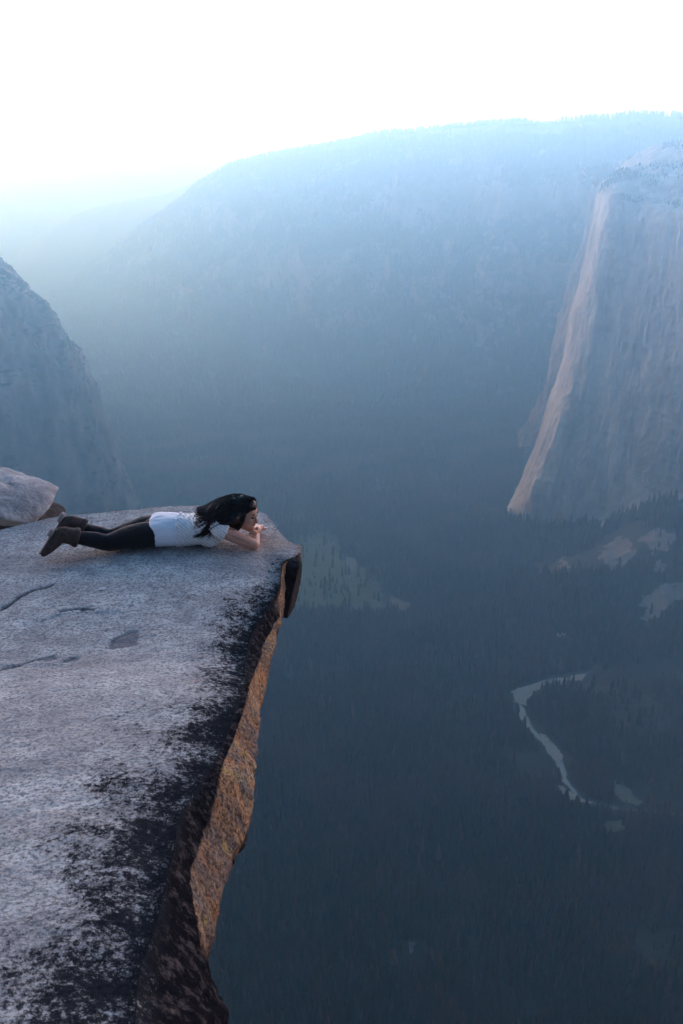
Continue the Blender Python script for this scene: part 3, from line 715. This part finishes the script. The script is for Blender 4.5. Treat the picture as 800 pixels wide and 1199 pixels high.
def fuse(name, parts, mat, voxel=0.006, smooth=4, parent=person, post=None, sub=0):
    V = []; Fc = []; off = 0
    for v, f in parts: V.append(v); Fc += [[i+off for i in q] for q in f]; off += len(v)
    me = bpy.data.meshes.new(name); me.from_pydata(np.concatenate(V).tolist(), [], Fc); me.update()
    bm = bmesh.new(); bm.from_mesh(me); bmesh.ops.recalc_face_normals(bm, faces=bm.faces); bm.to_mesh(me); bm.free()
    o = bpy.data.objects.new(name, me); COL.objects.link(o)
    rm = o.modifiers.new('r', 'REMESH'); rm.mode = 'VOXEL'; rm.voxel_size = voxel; rm.use_smooth_shade = True
    if smooth: sm = o.modifiers.new('s', 'SMOOTH'); sm.iterations = smooth; sm.factor = 0.5
    dg = bpy.context.evaluated_depsgraph_get(); new = bpy.data.meshes.new_from_object(o.evaluated_get(dg))
    bpy.data.objects.remove(o); bpy.data.meshes.remove(me); new.name = name
    if post:
        co = np.zeros(len(new.vertices)*3, np.float32); new.vertices.foreach_get('co', co); nr = np.zeros(len(new.vertices)*3, np.float32); new.vertices.foreach_get('normal', nr)
        co = post(co.reshape(-1, 3).astype(float), nr.reshape(-1, 3).astype(float)); new.vertices.foreach_set('co', co.astype(np.float32).ravel()); new.update()
    for p in new.polygons: p.use_smooth = True
    new.materials.clear()
    return link(name, new, mat, parent)

# materials
k = NT('skin'); v = k.coord(); a = k.noise(v, 18, 4)
sc = k.mix(k.ramp(a, [(0.3, 0), (0.7, 1)]), (0.50, 0.27, 0.19), (0.58, 0.33, 0.24)); k.b.inputs['Subsurface Weight'].default_value = 0.12; k.b.inputs['Subsurface Radius'].default_value = (0.02, 0.008, 0.004)
k.b.inputs['Subsurface Scale'].default_value = 0.5
M_SKIN = k.done(sc, 0.5, k.bump(k.noise(v, 300, 3), 0.15, 0.001))
def cloth(name, c1, c2, scale, fold=0.5, fdist=0.02, rough=0.9):
    k = NT(name); v = k.coord(); a = k.noise(v, scale, 4); f = k.noise(k.coord((6, 14, 10)), 1.4, 5, 0.55, 0.8)
    k.b.inputs['Sheen Weight'].default_value = 0.1
    n = k.bump(f, fold, fdist); n = k.bump(a, 0.25, 0.002, n); return k.done(k.mix(a, c1, c2), rough, n)
M_LEG = cloth('black_jersey', (0.008, 0.008, 0.010), (0.016, 0.016, 0.018), 120, 0.6, 0.02)
M_SHIRT = cloth('white_cotton', (0.72, 0.74, 0.78), (0.80, 0.81, 0.84), 60, 0.55, 0.03)
k = NT('cream_knit'); v = k.coord((1, 0.5, 1.2)); wv = k.node('ShaderNodeTexWave', wave_type='BANDS', bands_direction='DIAGONAL'); k.l.new(v, wv.inputs['Vector'])
wv.inputs['Scale'].default_value = 19; wv.inputs['Distortion'].default_value = 2.5; wv.inputs['Detail'].default_value = 3; wv.inputs['Detail Scale'].default_value = 3
hole = k.noise(k.coord(), 110, 3, 0.6)
h = k.math('ADD', k.math('MULTIPLY', wv.outputs['Fac'], 0.7), k.math('MULTIPLY', hole, 0.5))
kc = k.mix(k.ramp(h, [(0.22, 0), (0.62, 1)]), (0.60, 0.59, 0.58), (0.82, 0.80, 0.77))
M_KNIT = k.done(kc, 0.95, k.bump(h, 0.55, 0.008))
k = NT('black_hair'); v = k.coord((1, 3, 3)); hcol = k.mix(k.ramp(k.noise(v, 12, 4), [(0.50, 0), (0.75, 1)]), (0.007, 0.006, 0.006), (0.035, 0.016, 0.012))
M_HAIR = k.done(hcol, 0.42)
M_BOOT = plain('brown_suede', (0.060, 0.042, 0.036), 0.85, 0.35, 30, 0.6, 0.006)
M_SOLE = plain('worn_sole', (0.24, 0.225, 0.22), 0.85, 0.3, 25, 0.4, 0.003)
M_INK = plain('tattoo_ink', (0.03, 0.03, 0.04), 0.6, 0.1)
M_EYE = plain('eye_dark', (0.03, 0.02, 0.018), 0.2, 0.1); M_LIP = plain('lip', (0.42, 0.15, 0.14), 0.5, 0.1); M_BROW = plain('brow', (0.02, 0.015, 0.013), 0.8, 0.1)

# skeleton
HC = Vector((0.616, -0.010, 0.250)); HR = Matrix.Rotation(rad(-22), 4, 'Z') @ Matrix.Rotation(rad(9), 4, 'Y')
def hp(x, y, z): return tuple(HC+HR.to_3x3()@Vector((x, y, z)))
def he(c, r, sub=3, tilt=0): return ell(hp(*c), r, HR@Matrix.Rotation(tilt, 4, 'Y'), sub)
torso_p = [(-0.16,0,0.105),(-0.06,0,0.117),(0.03,0,0.125),(0.12,0,0.112),(0.20,0,0.112),(0.30,0,0.130),(0.38,0,0.155),(0.45,0,0.180),(0.50,0,0.205)]
torso_r = [(0.05,0.035),(0.120,0.072),(0.150,0.090),(0.140,0.084),(0.135,0.086),(0.142,0.098),(0.160,0.104),(0.150,0.085),(0.07,0.055)]
SHO = {-1: (0.455, -0.150, 0.172), 1: (0.455, 0.150, 0.175)}
ELB = {-1: (0.692, -0.125, 0.047), 1: (0.680, 0.190, 0.048)}
WRI = {-1: (0.692, 0.055, 0.078), 1: (0.704, 0.015, 0.108)}
LEGP = {-1: [(-0.02,-0.085,0.118),(-0.12,-0.095,0.108),(-0.24,-0.10,0.090),(-0.37,-0.11,0.062),(-0.46,-0.125,0.085),(-0.54,-0.14,0.105),(-0.63,-0.165,0.135)],
        1: [(-0.02,0.075,0.118),(-0.12,0.055,0.104),(-0.24,0.020,0.082),(-0.37,-0.005,0.060),(-0.46,-0.010,0.086),(-0.54,-0.010,0.110),(-0.63,-0.015,0.148)]}
LEGR = [0.084, 0.094, 0.080, 0.060, 0.057, 0.050, 0.038]
parts = [loft(torso_p, torso_r, n=28)]
parts += [loft([(0.455,0,0.200),(0.51,-0.003,0.225),(0.575,-0.008,0.245)], [0.062,0.050,0.052])]
parts += [he((-0.005,0,0.03), (0.094,0.076,0.092)), he((0.030,0,-0.035), (0.060,0.060,0.078)), he((0.058,0,-0.094), (0.030,0.030,0.024)),
          he((0.030,0.030,-0.06), (0.045,0.026,0.040)), he((0.030,-0.030,-0.06), (0.045,0.026,0.040)), he((0.070,0,0.035), (0.024,0.050,0.030)),
          he((0.080,0,-0.063), (0.014,0.022,0.012)), he((0.064,0.032,-0.028), (0.022,0.020,0.020)), he((0.064,-0.032,-0.028), (0.022,0.020,0.020)),
          he((-0.005,0.078,-0.012), (0.020,0.010,0.030)), he((-0.005,-0.078,-0.012), (0.020,0.010,0.030))]
parts += [loft([hp(0.086,0,0.014), hp(0.097,0,-0.012), hp(0.106,0,-0.032), hp(0.090,0,-0.044)], [0.008,0.010,0.013,0.009], up=(0, 1, 0.1), n=12)]
for s in (-1, 1):
    parts.append(loft([SHO[s], tuple(0.5*(np.array(SHO[s])+ELB[s])), ELB[s]], [0.050, 0.046, 0.038]))
    parts.append(ell(ELB[s], (0.039, 0.039, 0.037)))
    parts.append(loft([ELB[s], tuple(0.6*np.array(ELB[s])+0.4*np.array(WRI[s])), WRI[s]], [0.038, 0.037, 0.025]))
    parts.append(loft(LEGP[s], [r-0.006 for r in LEGR]))
def hand(w, kn, across, curl1, curl2, thumb):
    w = np.array(w); kn = np.array(kn); across = np.array(across, float); out = []
    out.append(loft([tuple(w), tuple(0.5*(w+kn)), tuple(kn)], [(0.024,0.018),(0.036,0.015),(0.038,0.013)], up=tuple(np.cross(across, kn-w)), n=16))
    d = (kn-w)/np.linalg.norm(kn-w)
    for i, L in enumerate((0.90, 1.0, 0.94, 0.76)):
        b = kn+across*(i-1.5)*0.0195-d*0.012
        p1 = b+d*0.042*L; p2 = p1+np.array(curl1)*0.030*L; p3 = p2+np.array(curl2)*0.022*L
        out.append(loft([tuple(b), tuple(p1), tuple(p2), tuple(p3)], [0.0095, 0.0090, 0.0082, 0.0065], up=tuple(across), n=10))
    b = w+d*0.022-across*0.022; p1 = b-across*0.022+d*0.016; p2 = p1+np.array(thumb)*0.030; p3 = p2+d*0.020
    out.append(loft([tuple(b), tuple(p1), tuple(p2), tuple(p3)], [0.013, 0.011, 0.0095, 0.007], up=(0.1, 0.2, 1), n=10))
    return out
nrm = lambda a: np.array(a, float)/np.linalg.norm(a)
# far hand comes across under the chin, fingers folded up beside the mouth; near hand lies on the far forearm
parts += hand(WRI[1], (0.700, -0.048, 0.122), nrm((0.0, -0.8, 0.35)), nrm((-0.7, -0.4, -0.2)), nrm((-0.9, 0.1, 0.3)), nrm((-0.5, -0.6, 0.3)))
parts += hand(WRI[-1], (0.700, 0.125, 0.085), nrm((-0.95, 0.1, -0.15)), nrm((0.1, 0.75, -0.6)), nrm((0.0, 0.3, -0.9)), nrm((0.7, 0.6, -0.1)))
body = fuse('body', parts, M_SKIN, 0.0045, 3)
for s in (-1, 1):
    v_, f_ = he((0.0835, s*0.030, -0.002), (0.008, 0.013, 0.0065), 2); link('eye', mesh_from('eye', v_, f_), M_EYE, person)
    v_, f_ = loft([hp(0.091, s*0.014, 0.022), hp(0.092, s*0.030, 0.027), hp(0.080, s*0.046, 0.021)], [0.003, 0.0035, 0.002], n=8); fuse('eyebrow', [(v_, f_)], M_BROW, 0.0015, 1)
fuse('lips', [he((0.093,0,-0.058), (0.0065,0.020,0.0045)), he((0.091,0,-0.066), (0.0065,0.017,0.005))], M_LIP, 0.002, 1)

# clothing
hips = ell((-0.05,0,0.110), (0.10,0.150,0.094))
lg = [hips, ell((-0.15,-0.022,0.098), (0.17,0.115,0.072))]
for s in (-1, 1): lg.append(loft([LEGP[s][i] for i in range(6)]+[(LEGP[s][5][0]-0.05, LEGP[s][5][1]+(-0.012 if s < 0 else -0.003), LEGP[s][5][2]+0.018)], [r+0.003 for r in LEGR[:6]]+[0.044]))
lg.append(ell((-0.09,-0.06,0.115), (0.17,0.085,0.075))); lg.append(ell((-0.09,0.05,0.115), (0.17,0.085,0.072)))
def wr(amp, sx):
    def f(co, nr): return co+nr*(amp*fbm(co*np.array(sx), 3, 3))[:, None]
    return f
fuse('leggings', lg, M_LEG, 0.007, 3, post=wr(0.004, (22, 14, 14)))
hem = [loft([(-0.052,0,0.114),(-0.02,0,0.119),(0.04,0,0.122),(0.10,0,0.121),(0.16,0,0.114)], [(0.168,0.107),(0.174,0.112),(0.174,0.111),(0.168,0.112),(0.150,0.100)], n=36, power=2.25)]
fuse('shirt', hem, M_SHIRT, 0.006, 2, post=wr(0.006, (9, 16, 26)))
kn = [loft([(0.125,0,0.118),(0.17,0,0.116),(0.24,0,0.122),(0.32,0,0.140),(0.39,0,0.160),(0.45,0,0.186),(0.485,0,0.20)], [(0.168,0.116),(0.158,0.110),(0.153,0.108),(0.162,0.124),(0.172,0.126),(0.158,0.098),(0.10,0.070)], n=36, power=2.2)]
kn.append(ell((0.36,-0.06,0.095), (0.10,0.09,0.085))); kn.append(ell((0.36,0.06,0.095), (0.10,0.09,0.085)))
for s in (-1, 1):
    a = np.array(SHO[s]); b = np.array(ELB[s]); d = (b-a)/np.linalg.norm(b-a)
    kn.append(loft([tuple(a-d*0.06-np.array([0, s*0.03, 0])), tuple(a), tuple(a+d*0.035)], [0.058, 0.063, 0.066]))
def knitpost(co, nr):
    d = 0.005*fbm(co*np.array((18, 18, 18)), 3, 9)+0.0022*np.sin(co[:, 0]*150+co[:, 2]*120+4*fbm(co*12., 2, 2))
    edge = np.exp(-((co[:, 0]-0.135)/0.012)**2); d = d+edge*0.007*np.sin(co[:, 1]*90)
    return co+nr*d[:, None]
fuse('knit_vest', kn, M_KNIT, 0.006, 2, post=knitpost)

# boots
def make_boot(ank, heel, toe, shaft):
    ank, heel, toe, shaft = map(lambda q: np.array(q, float), (ank, heel, toe, shaft))
    root = bpy.data.objects.new('boot', None)
    d = (toe-heel)/np.linalg.norm(toe-heel)
    side_ = nrm(np.cross(d, ank-heel)); nn_ = np.cross(side_, d); nn_ *= np.sign(np.dot(nn_, ank-heel))   # from sole into the foot
    L = np.linalg.norm(toe-heel)
    fo = lambda t, h: heel+d*L*t+nn_*h
    up_ = [fuse_loft for fuse_loft in (
        loft([tuple(fo(0.02,0.045)), tuple(fo(0.2,0.050)), tuple(fo(0.45,0.046)), tuple(fo(0.7,0.036)), tuple(fo(0.9,0.028)), tuple(fo(0.99,0.024))],
             [(0.040,0.042),(0.048,0.052),(0.047,0.048),(0.050,0.038),(0.042,0.027),(0.020,0.016)], up=tuple(nn_), n=20),
        loft([tuple(fo(0.14,0.055)), tuple(0.6*ank+0.4*fo(0.2,0.05)), tuple(ank), tuple(0.5*(ank+shaft)), tuple(shaft)], [0.050,0.055,0.056,0.062,0.068], up=tuple(d), n=24),
        loft([tuple(shaft-nrm(shaft-ank)*0.035), tuple(shaft-nrm(shaft-ank)*0.012), tuple(shaft+nrm(shaft-ank)*0.004)], [0.066,0.074,0.069], up=tuple(d), n=24))]
    bo = fuse('boot', up_, M_BOOT, 0.005, 3, post=wr(0.006, (20, 20, 20)))
    so_ = [loft([tuple(fo(t, 0.004)) for t in (-0.06, 0.02, 0.2, 0.45, 0.7, 0.9, 1.01)], [(0.012,0.007),(0.034,0.009),(0.037,0.009),(0.032,0.008),(0.043,0.008),(0.038,0.008),(0.012,0.006)], up=tuple(nn_), n=20, power=2.6),
           loft([tuple(fo(t, -0.010)) for t in (-0.05, 0.0, 0.14, 0.24)], [(0.020,0.012),(0.034,0.016),(0.036,0.016),(0.030,0.014)], up=tuple(nn_), n=20, power=3)]
    fuse('sole', so_, M_SOLE, 0.004, 1, parent=bo)
    return bo
for s, (ank, heel, toe, shaft) in {-1: ((-0.675,-0.175,0.150), (-0.735,-0.185,0.185), (-0.850,-0.215,0.018), (-0.575,-0.148,0.113)),
                                    1: ((-0.655,-0.015,0.178), (-0.700,-0.010,0.235), (-0.835,-0.035,0.030), (-0.565,-0.002,0.128))}.items():
    g = gz_(toe[0], toe[1]); toe = (toe[0], toe[1], max(toe[2], g+0.016)); make_boot(ank, heel, toe, shaft)

# hair
def tubes(strands, rad0, mat, name, n=5):
    V = []; Fc = []; off = 0
    for P, r in strands:
        m = len(P); T = np.gradient(P, axis=0); T /= np.maximum(np.linalg.norm(T, axis=1)[:, None], 1e-9)
        ref = np.array([0.3, 0.9, 0.2]); s = np.cross(ref, T); s /= np.linalg.norm(s, axis=1)[:, None]; u_ = np.cross(T, s)
        rr = r*np.concatenate([np.full(m-4, 1.0), [0.85, 0.65, 0.4, 0.12]])
        for k in range(n):
            a = 2*math.pi*k/n; V.append(P+s*(math.cos(a)*rr)[:, None]+u_*(math.sin(a)*rr)[:, None])
        for k in range(n):
            for i in range(m-1): Fc.append([off+k*m+i, off+((k+1) % n)*m+i, off+((k+1) % n)*m+i+1, off+k*m+i+1])
        off += n*m
    return link(name, mesh_from(name, np.concatenate(V), Fc), mat, person)
cap_ = [he((-0.020,0,0.040), (0.104,0.088,0.094)), he((-0.038,0,-0.01), (0.080,0.086,0.09)), he((0.030,0,0.070), (0.058,0.070,0.050)),
        loft([hp(-0.05,0,0.06), (0.53,-0.01,0.285), (0.47,-0.02,0.268), (0.40,-0.05,0.262), (0.34,-0.08,0.235)], [(0.085,0.08),(0.10,0.07),(0.11,0.045),(0.095,0.026),(0.05,0.010)]),
        loft([hp(0.015,-0.070,0.04), hp(0.005,-0.082,-0.03), hp(-0.02,-0.085,-0.09), (0.530,-0.125,0.165)], [(0.030,0.020),(0.036,0.022),(0.034,0.022),(0.012,0.010)], up=(0, 1, 0)),
        loft([hp(-0.03,-0.065,0.03), (0.53,-0.105,0.235), (0.47,-0.135,0.225), (0.42,-0.15,0.20)], [(0.050,0.040),(0.060,0.040),(0.050,0.026),(0.02,0.010)])]
hair = fuse('hair', cap_, M_HAIR, 0.006, 3, post=wr(0.006, (14, 40, 30)))
rs = np.random.default_rng(5); strands = []
tpx = np.array([p[0] for p in torso_p]); tz = np.array([p[2] for p in torso_p]); ta = np.array([r[0] for r in torso_r])+0.02; tb = np.array([r[1] for r in torso_r])+0.058
def surf(x, y):
    a = np.interp(x, tpx, ta); b = np.interp(x, tpx, tb); zc = np.interp(x, tpx, tz); return zc+b*math.sqrt(max(0.02, 1-(y/a)**2))
for i in range(900):
    ph = rs.uniform(-1.25, 1.25); th = rs.uniform(0.0, 1.0)
    yy = math.sin(ph)*0.088; zz = 0.04+math.cos(ph)*0.094
    p0 = np.array(hp(0.055-0.06*th, yy*0.9, zz*(0.97)))
    p1 = np.array(hp(-0.06-0.03*rs.uniform(), yy*1.2, zz*0.86))
    ye = np.clip(yy*1.1-0.075+rs.normal()*0.05, -0.178, 0.12); xe = rs.uniform(0.25, 0.43)
    p2 = np.array([0.5*(p1[0]+xe)+0.02, 0.5*(p1[1]+ye), 0.5*(p1[2]+surf(xe, ye))+0.028])
    ze = surf(xe, ye)-rs.uniform(0, 0.035)*(ye < -0.10)
    p3 = np.array([xe+0.07, ye*0.97, surf(xe+0.05, ye)+0.006]); p4 = np.array([xe, ye+rs.normal()*0.008, ze+0.002])
    C = interp_rows(np.array([p0, p1, p2, p3, p4]), 18)
    C = C+np.stack([0*C[:, 0], 0.006*np.sin(np.linspace(0, rs.uniform(5, 10), 18)+rs.uniform(0, 6)), 0.005*np.sin(np.linspace(0, 8, 18)+rs.uniform(0, 6))], 1)
    strands.append((C, rs.uniform(0.0012, 0.0036)))
for i in range(110):     # locks falling in front of the near shoulder and past the cheek
    a0 = rs.uniform(-0.05, 0.045); p0 = np.array(hp(a0, -0.078, 0.05)); p1 = np.array(hp(a0-0.01, -0.092, -0.03)); p2 = np.array(hp(a0-0.03, -0.10, -0.085))
    xe = rs.uniform(0.42, 0.56); p3 = np.array([xe, -0.175+rs.normal()*0.01, 0.20-rs.uniform(0, 0.06)])
    if rs.uniform() < 0.55: p3 = np.array([rs.uniform(0.29, 0.42), -0.183, rs.uniform(0.10, 0.19)]); p2 = np.array([rs.uniform(0.43, 0.52), -0.150+rs.normal()*0.012, 0.245+rs.normal()*0.012])
    strands.append((interp_rows(np.array([p0, p1, p2, p3]), 18)+0.0*p0, rs.uniform(0.0018, 0.0036)))
tubes(strands, 0.003, M_HAIR, 'hair_strands')
# line of script tattooed along the near upper arm
a = np.array(SHO[-1]); b = np.array(ELB[-1]); tline = np.linspace(0.30, 0.86, 60); camd = nrm((0.02, -0.93, 0.38))
ax_ = (b-a)/np.linalg.norm(b-a); camd = nrm(camd-ax_*np.dot(camd, ax_)); crs = np.cross(ax_, camd)
rr = np.interp(tline, [0, 0.5, 1], [0.050, 0.046, 0.038])+0.0012
tip = np.cumsum(np.abs(np.sin(tline*61)))*0
P = a+(b-a)*tline[:, None]; ang = 0.02+0.085*np.sin(tline*95)*np.sin(tline*41+1)
P = P+(camd*np.cos(ang)[:, None]+crs*np.sin(ang)[:, None])*rr[:, None]
bt = tubes([(P[i:i+14], 0.0013) for i in (0, 15, 30, 45)], 0.001, M_INK, 'tattoo', 5)
tag(person, 'woman with long dark hair lying on her stomach near the ledge tip, chin on hands', 'woman')
#@@P1

# ------------------------------------------------------------------ haze, light, sky, camera
SUN_AZ, SUN_EL = rad(-43), rad(7.0)      # azimuth from +Y, minus = left
def box(name, x0, x1, y0, y1, z0, z1, mat):
    vs = [(x, y, z) for x in (x0, x1) for y in (y0, y1) for z in (z0, z1)]
    fs = [(0,1,3,2),(4,6,7,5),(0,4,5,1),(2,3,7,6),(0,2,6,4),(1,5,7,3)]
    me = bpy.data.meshes.new(name); me.from_pydata(vs, [], fs); me.update(); return link(name, me, mat)
hm = bpy.data.materials.new('haze'); hm.use_nodes = True; hn = hm.node_tree.nodes; hn.clear()
ho = hn.new('ShaderNodeOutputMaterial'); pv = hn.new('ShaderNodeVolumePrincipled'); hm.node_tree.links.new(pv.outputs[0], ho.inputs['Volume'])
pv.inputs['Absorption Color'].default_value = (1, 1, 1, 1)
HAZE_D = 2.9e-4
pv.inputs['Color'].default_value = (0.225, 0.56, 1.0, 1); pv.inputs['Density'].default_value = HAZE_D; pv.inputs['Anisotropy'].default_value = 0.81
allz = [-1300.0, gz.min(), GR[:, :, 2].min(), GL[:, :, 2].min()]
HTOP = max(45.0, GR[:, :, 2].max(), GC[:, :, 2].max(), GL[:, :, 2].max())+30.0; print('haze top', HTOP, min(allz))
haze = box('haze', -13000, 13000, -13000, 15500, min(allz)-1.0, HTOP, hm); tag(haze, 'blue evening haze filling the valley', 'haze', kind='stuff')

sun = bpy.data.lights.new('sun', 'SUN'); sun.energy = 0.08; sun.angle = rad(6.0); sun.color = (1.0, 0.93, 0.82)
so = bpy.data.objects.new('sun', sun); COL.objects.link(so)
sdir = Vector((math.sin(SUN_AZ)*math.cos(SUN_EL), math.cos(SUN_AZ)*math.cos(SUN_EL), math.sin(SUN_EL)))
so.rotation_euler = (-sdir).to_track_quat('-Z', 'Y').to_euler()
GLOW, NISH = 7.4, 0.2
w = bpy.data.worlds.new('World'); scene.world = w; w.use_nodes = True; wn = w.node_tree.nodes; wl = w.node_tree.links
bg = wn['Background']; sky = wn.new('ShaderNodeTexSky'); sky.sky_type = 'NISHITA'; sky.sun_disc = False
sky.sun_elevation = SUN_EL; sky.sun_rotation = SUN_AZ; sky.altitude = 2200; sky.air_density = 1.0; sky.dust_density = 3.0; sky.ozone_density = 2.0
tint = wn.new('ShaderNodeMix'); tint.data_type = 'RGBA'; tint.blend_type = 'MULTIPLY'; tint.inputs[0].default_value = 1.0; tint.inputs[7].default_value = (0.95, 0.97, 1.12, 1)
wl.new(sky.outputs[0], tint.inputs[6])
tcs = wn.new('ShaderNodeTexCoord'); sxs = wn.new('ShaderNodeSeparateXYZ'); wl.new(tcs.outputs['Generated'], sxs.inputs[0])
rps = wn.new('ShaderNodeValToRGB'); wl.new(sxs.outputs[2], rps.inputs[0]); cr = rps.color_ramp; cr.elements[0].position = 0.0; cr.elements[0].color = (0.10, 0.09, 0.09, 1)
cr.elements[1].position = 0.5; cr.elements[1].color = (0.46, 0.57, 0.74, 1)
for ps, cc in ((0.05, (0.15, 0.14, 0.14)), (0.14, (0.7, 0.72, 0.74)), (0.24, (0.75, 0.82, 0.92))):
    e = cr.elements.new(ps); e.color = (*cc, 1)
wl.new(rps.outputs[0], tint.inputs[7])
# broad pale evening glow low in the half of the sky that holds the sunset
rpg = wn.new('ShaderNodeValToRGB'); wl.new(sxs.outputs[2], rpg.inputs[0]); cg = rpg.color_ramp
# (height above the horizon, colour): peach at the horizon, cream above it, the bright afterglow higher up, fading out overhead
cg.elements[0].position = 0.0; cg.elements[0].color = (0.115, 0.065, 0.055, 1); cg.elements[1].position = 0.7; cg.elements[1].color = (0.024, 0.060, 0.105, 1)
for ps, cc in ((0.03, (0.125, 0.078, 0.068)), (0.065, (0.20, 0.16, 0.14)), (0.14, (1.36, 0.84, 0.74)), (0.22, (1.08, 0.80, 0.80)), (0.36, (0.17, 0.23, 0.33))):
    e = cg.elements.new(ps); e.color = (*cc, 1)
mrg = wn.new('ShaderNodeMapRange'); mrg.interpolation_type = 'SMOOTHSTEP'; mrg.inputs[1].default_value = -0.5; mrg.inputs[2].default_value = 0.8; mrg.inputs[3].default_value = 0.15; mrg.inputs[4].default_value = GLOW; wl.new(sxs.outputs[1], mrg.inputs[0])
sg = wn.new('ShaderNodeVectorMath'); sg.operation = 'SCALE'; wl.new(rpg.outputs[0], sg.inputs[0]); wl.new(mrg.outputs[0], sg.inputs['Scale'])
sn = wn.new('ShaderNodeVectorMath'); sn.operation = 'SCALE'; wl.new(tint.outputs[2], sn.inputs[0]); sn.inputs['Scale'].default_value = NISH
ad = wn.new('ShaderNodeVectorMath'); ad.operation = 'ADD'; wl.new(sg.outputs[0], ad.inputs[0]); wl.new(sn.outputs[0], ad.inputs[1])
# thin streaks of cloud low in the sky
tcw = wn.new('ShaderNodeTexCoord'); mpw = wn.new('ShaderNodeMapping'); mpw.inputs['Scale'].default_value = (1.6, 1.6, 26); wl.new(tcw.outputs['Generated'], mpw.inputs[0])
nzw = wn.new('ShaderNodeTexNoise'); nzw.inputs['Scale'].default_value = 2.0; nzw.inputs['Detail'].default_value = 6; wl.new(mpw.outputs[0], nzw.inputs['Vector'])
rpw = wn.new('ShaderNodeValToRGB'); rpw.color_ramp.elements[0].position = 0.45; rpw.color_ramp.elements[1].position = 0.7
rpw.color_ramp.elements[0].color = (1, 1, 1, 1); rpw.color_ramp.elements[1].color = (0.80, 0.70, 0.68, 1); wl.new(nzw.outputs['Fac'], rpw.inputs[0])
mw = wn.new('ShaderNodeMix'); mw.data_type = 'RGBA'; mw.blend_type = 'MULTIPLY'; mw.inputs[0].default_value = 0.35; wl.new(ad.outputs[0], mw.inputs[6]); wl.new(rpw.outputs[0], mw.inputs[7])
wl.new(mw.outputs[2], bg.inputs['Color']); bg.inputs['Strength'].default_value = 0.15
cam = bpy.data.cameras.new('camera'); co = bpy.data.objects.new('camera', cam); COL.objects.link(co)
cam.sensor_fit = 'VERTICAL'; cam.sensor_height = 36; cam.sensor_width = 24; cam.lens = 35; cam.clip_start = 0.1; cam.clip_end = 80000
cam.dof.use_dof = True; cam.dof.focus_distance = 6.3; cam.dof.aperture_fstop = 8
co.location = (0, 0, 0); co.rotation_euler = (rad(90)-PITCH, 0, 0)
scene.camera = co
scene.view_settings.view_transform = 'Standard'; scene.view_settings.look = 'None'; scene.view_settings.gamma = 1; scene.view_settings.exposure = 2.75
scene.render.engine = 'CYCLES'
scene.cycles.volume_bounces = 1; scene.cycles.max_bounces = 6; scene.cycles.diffuse_bounces = 3
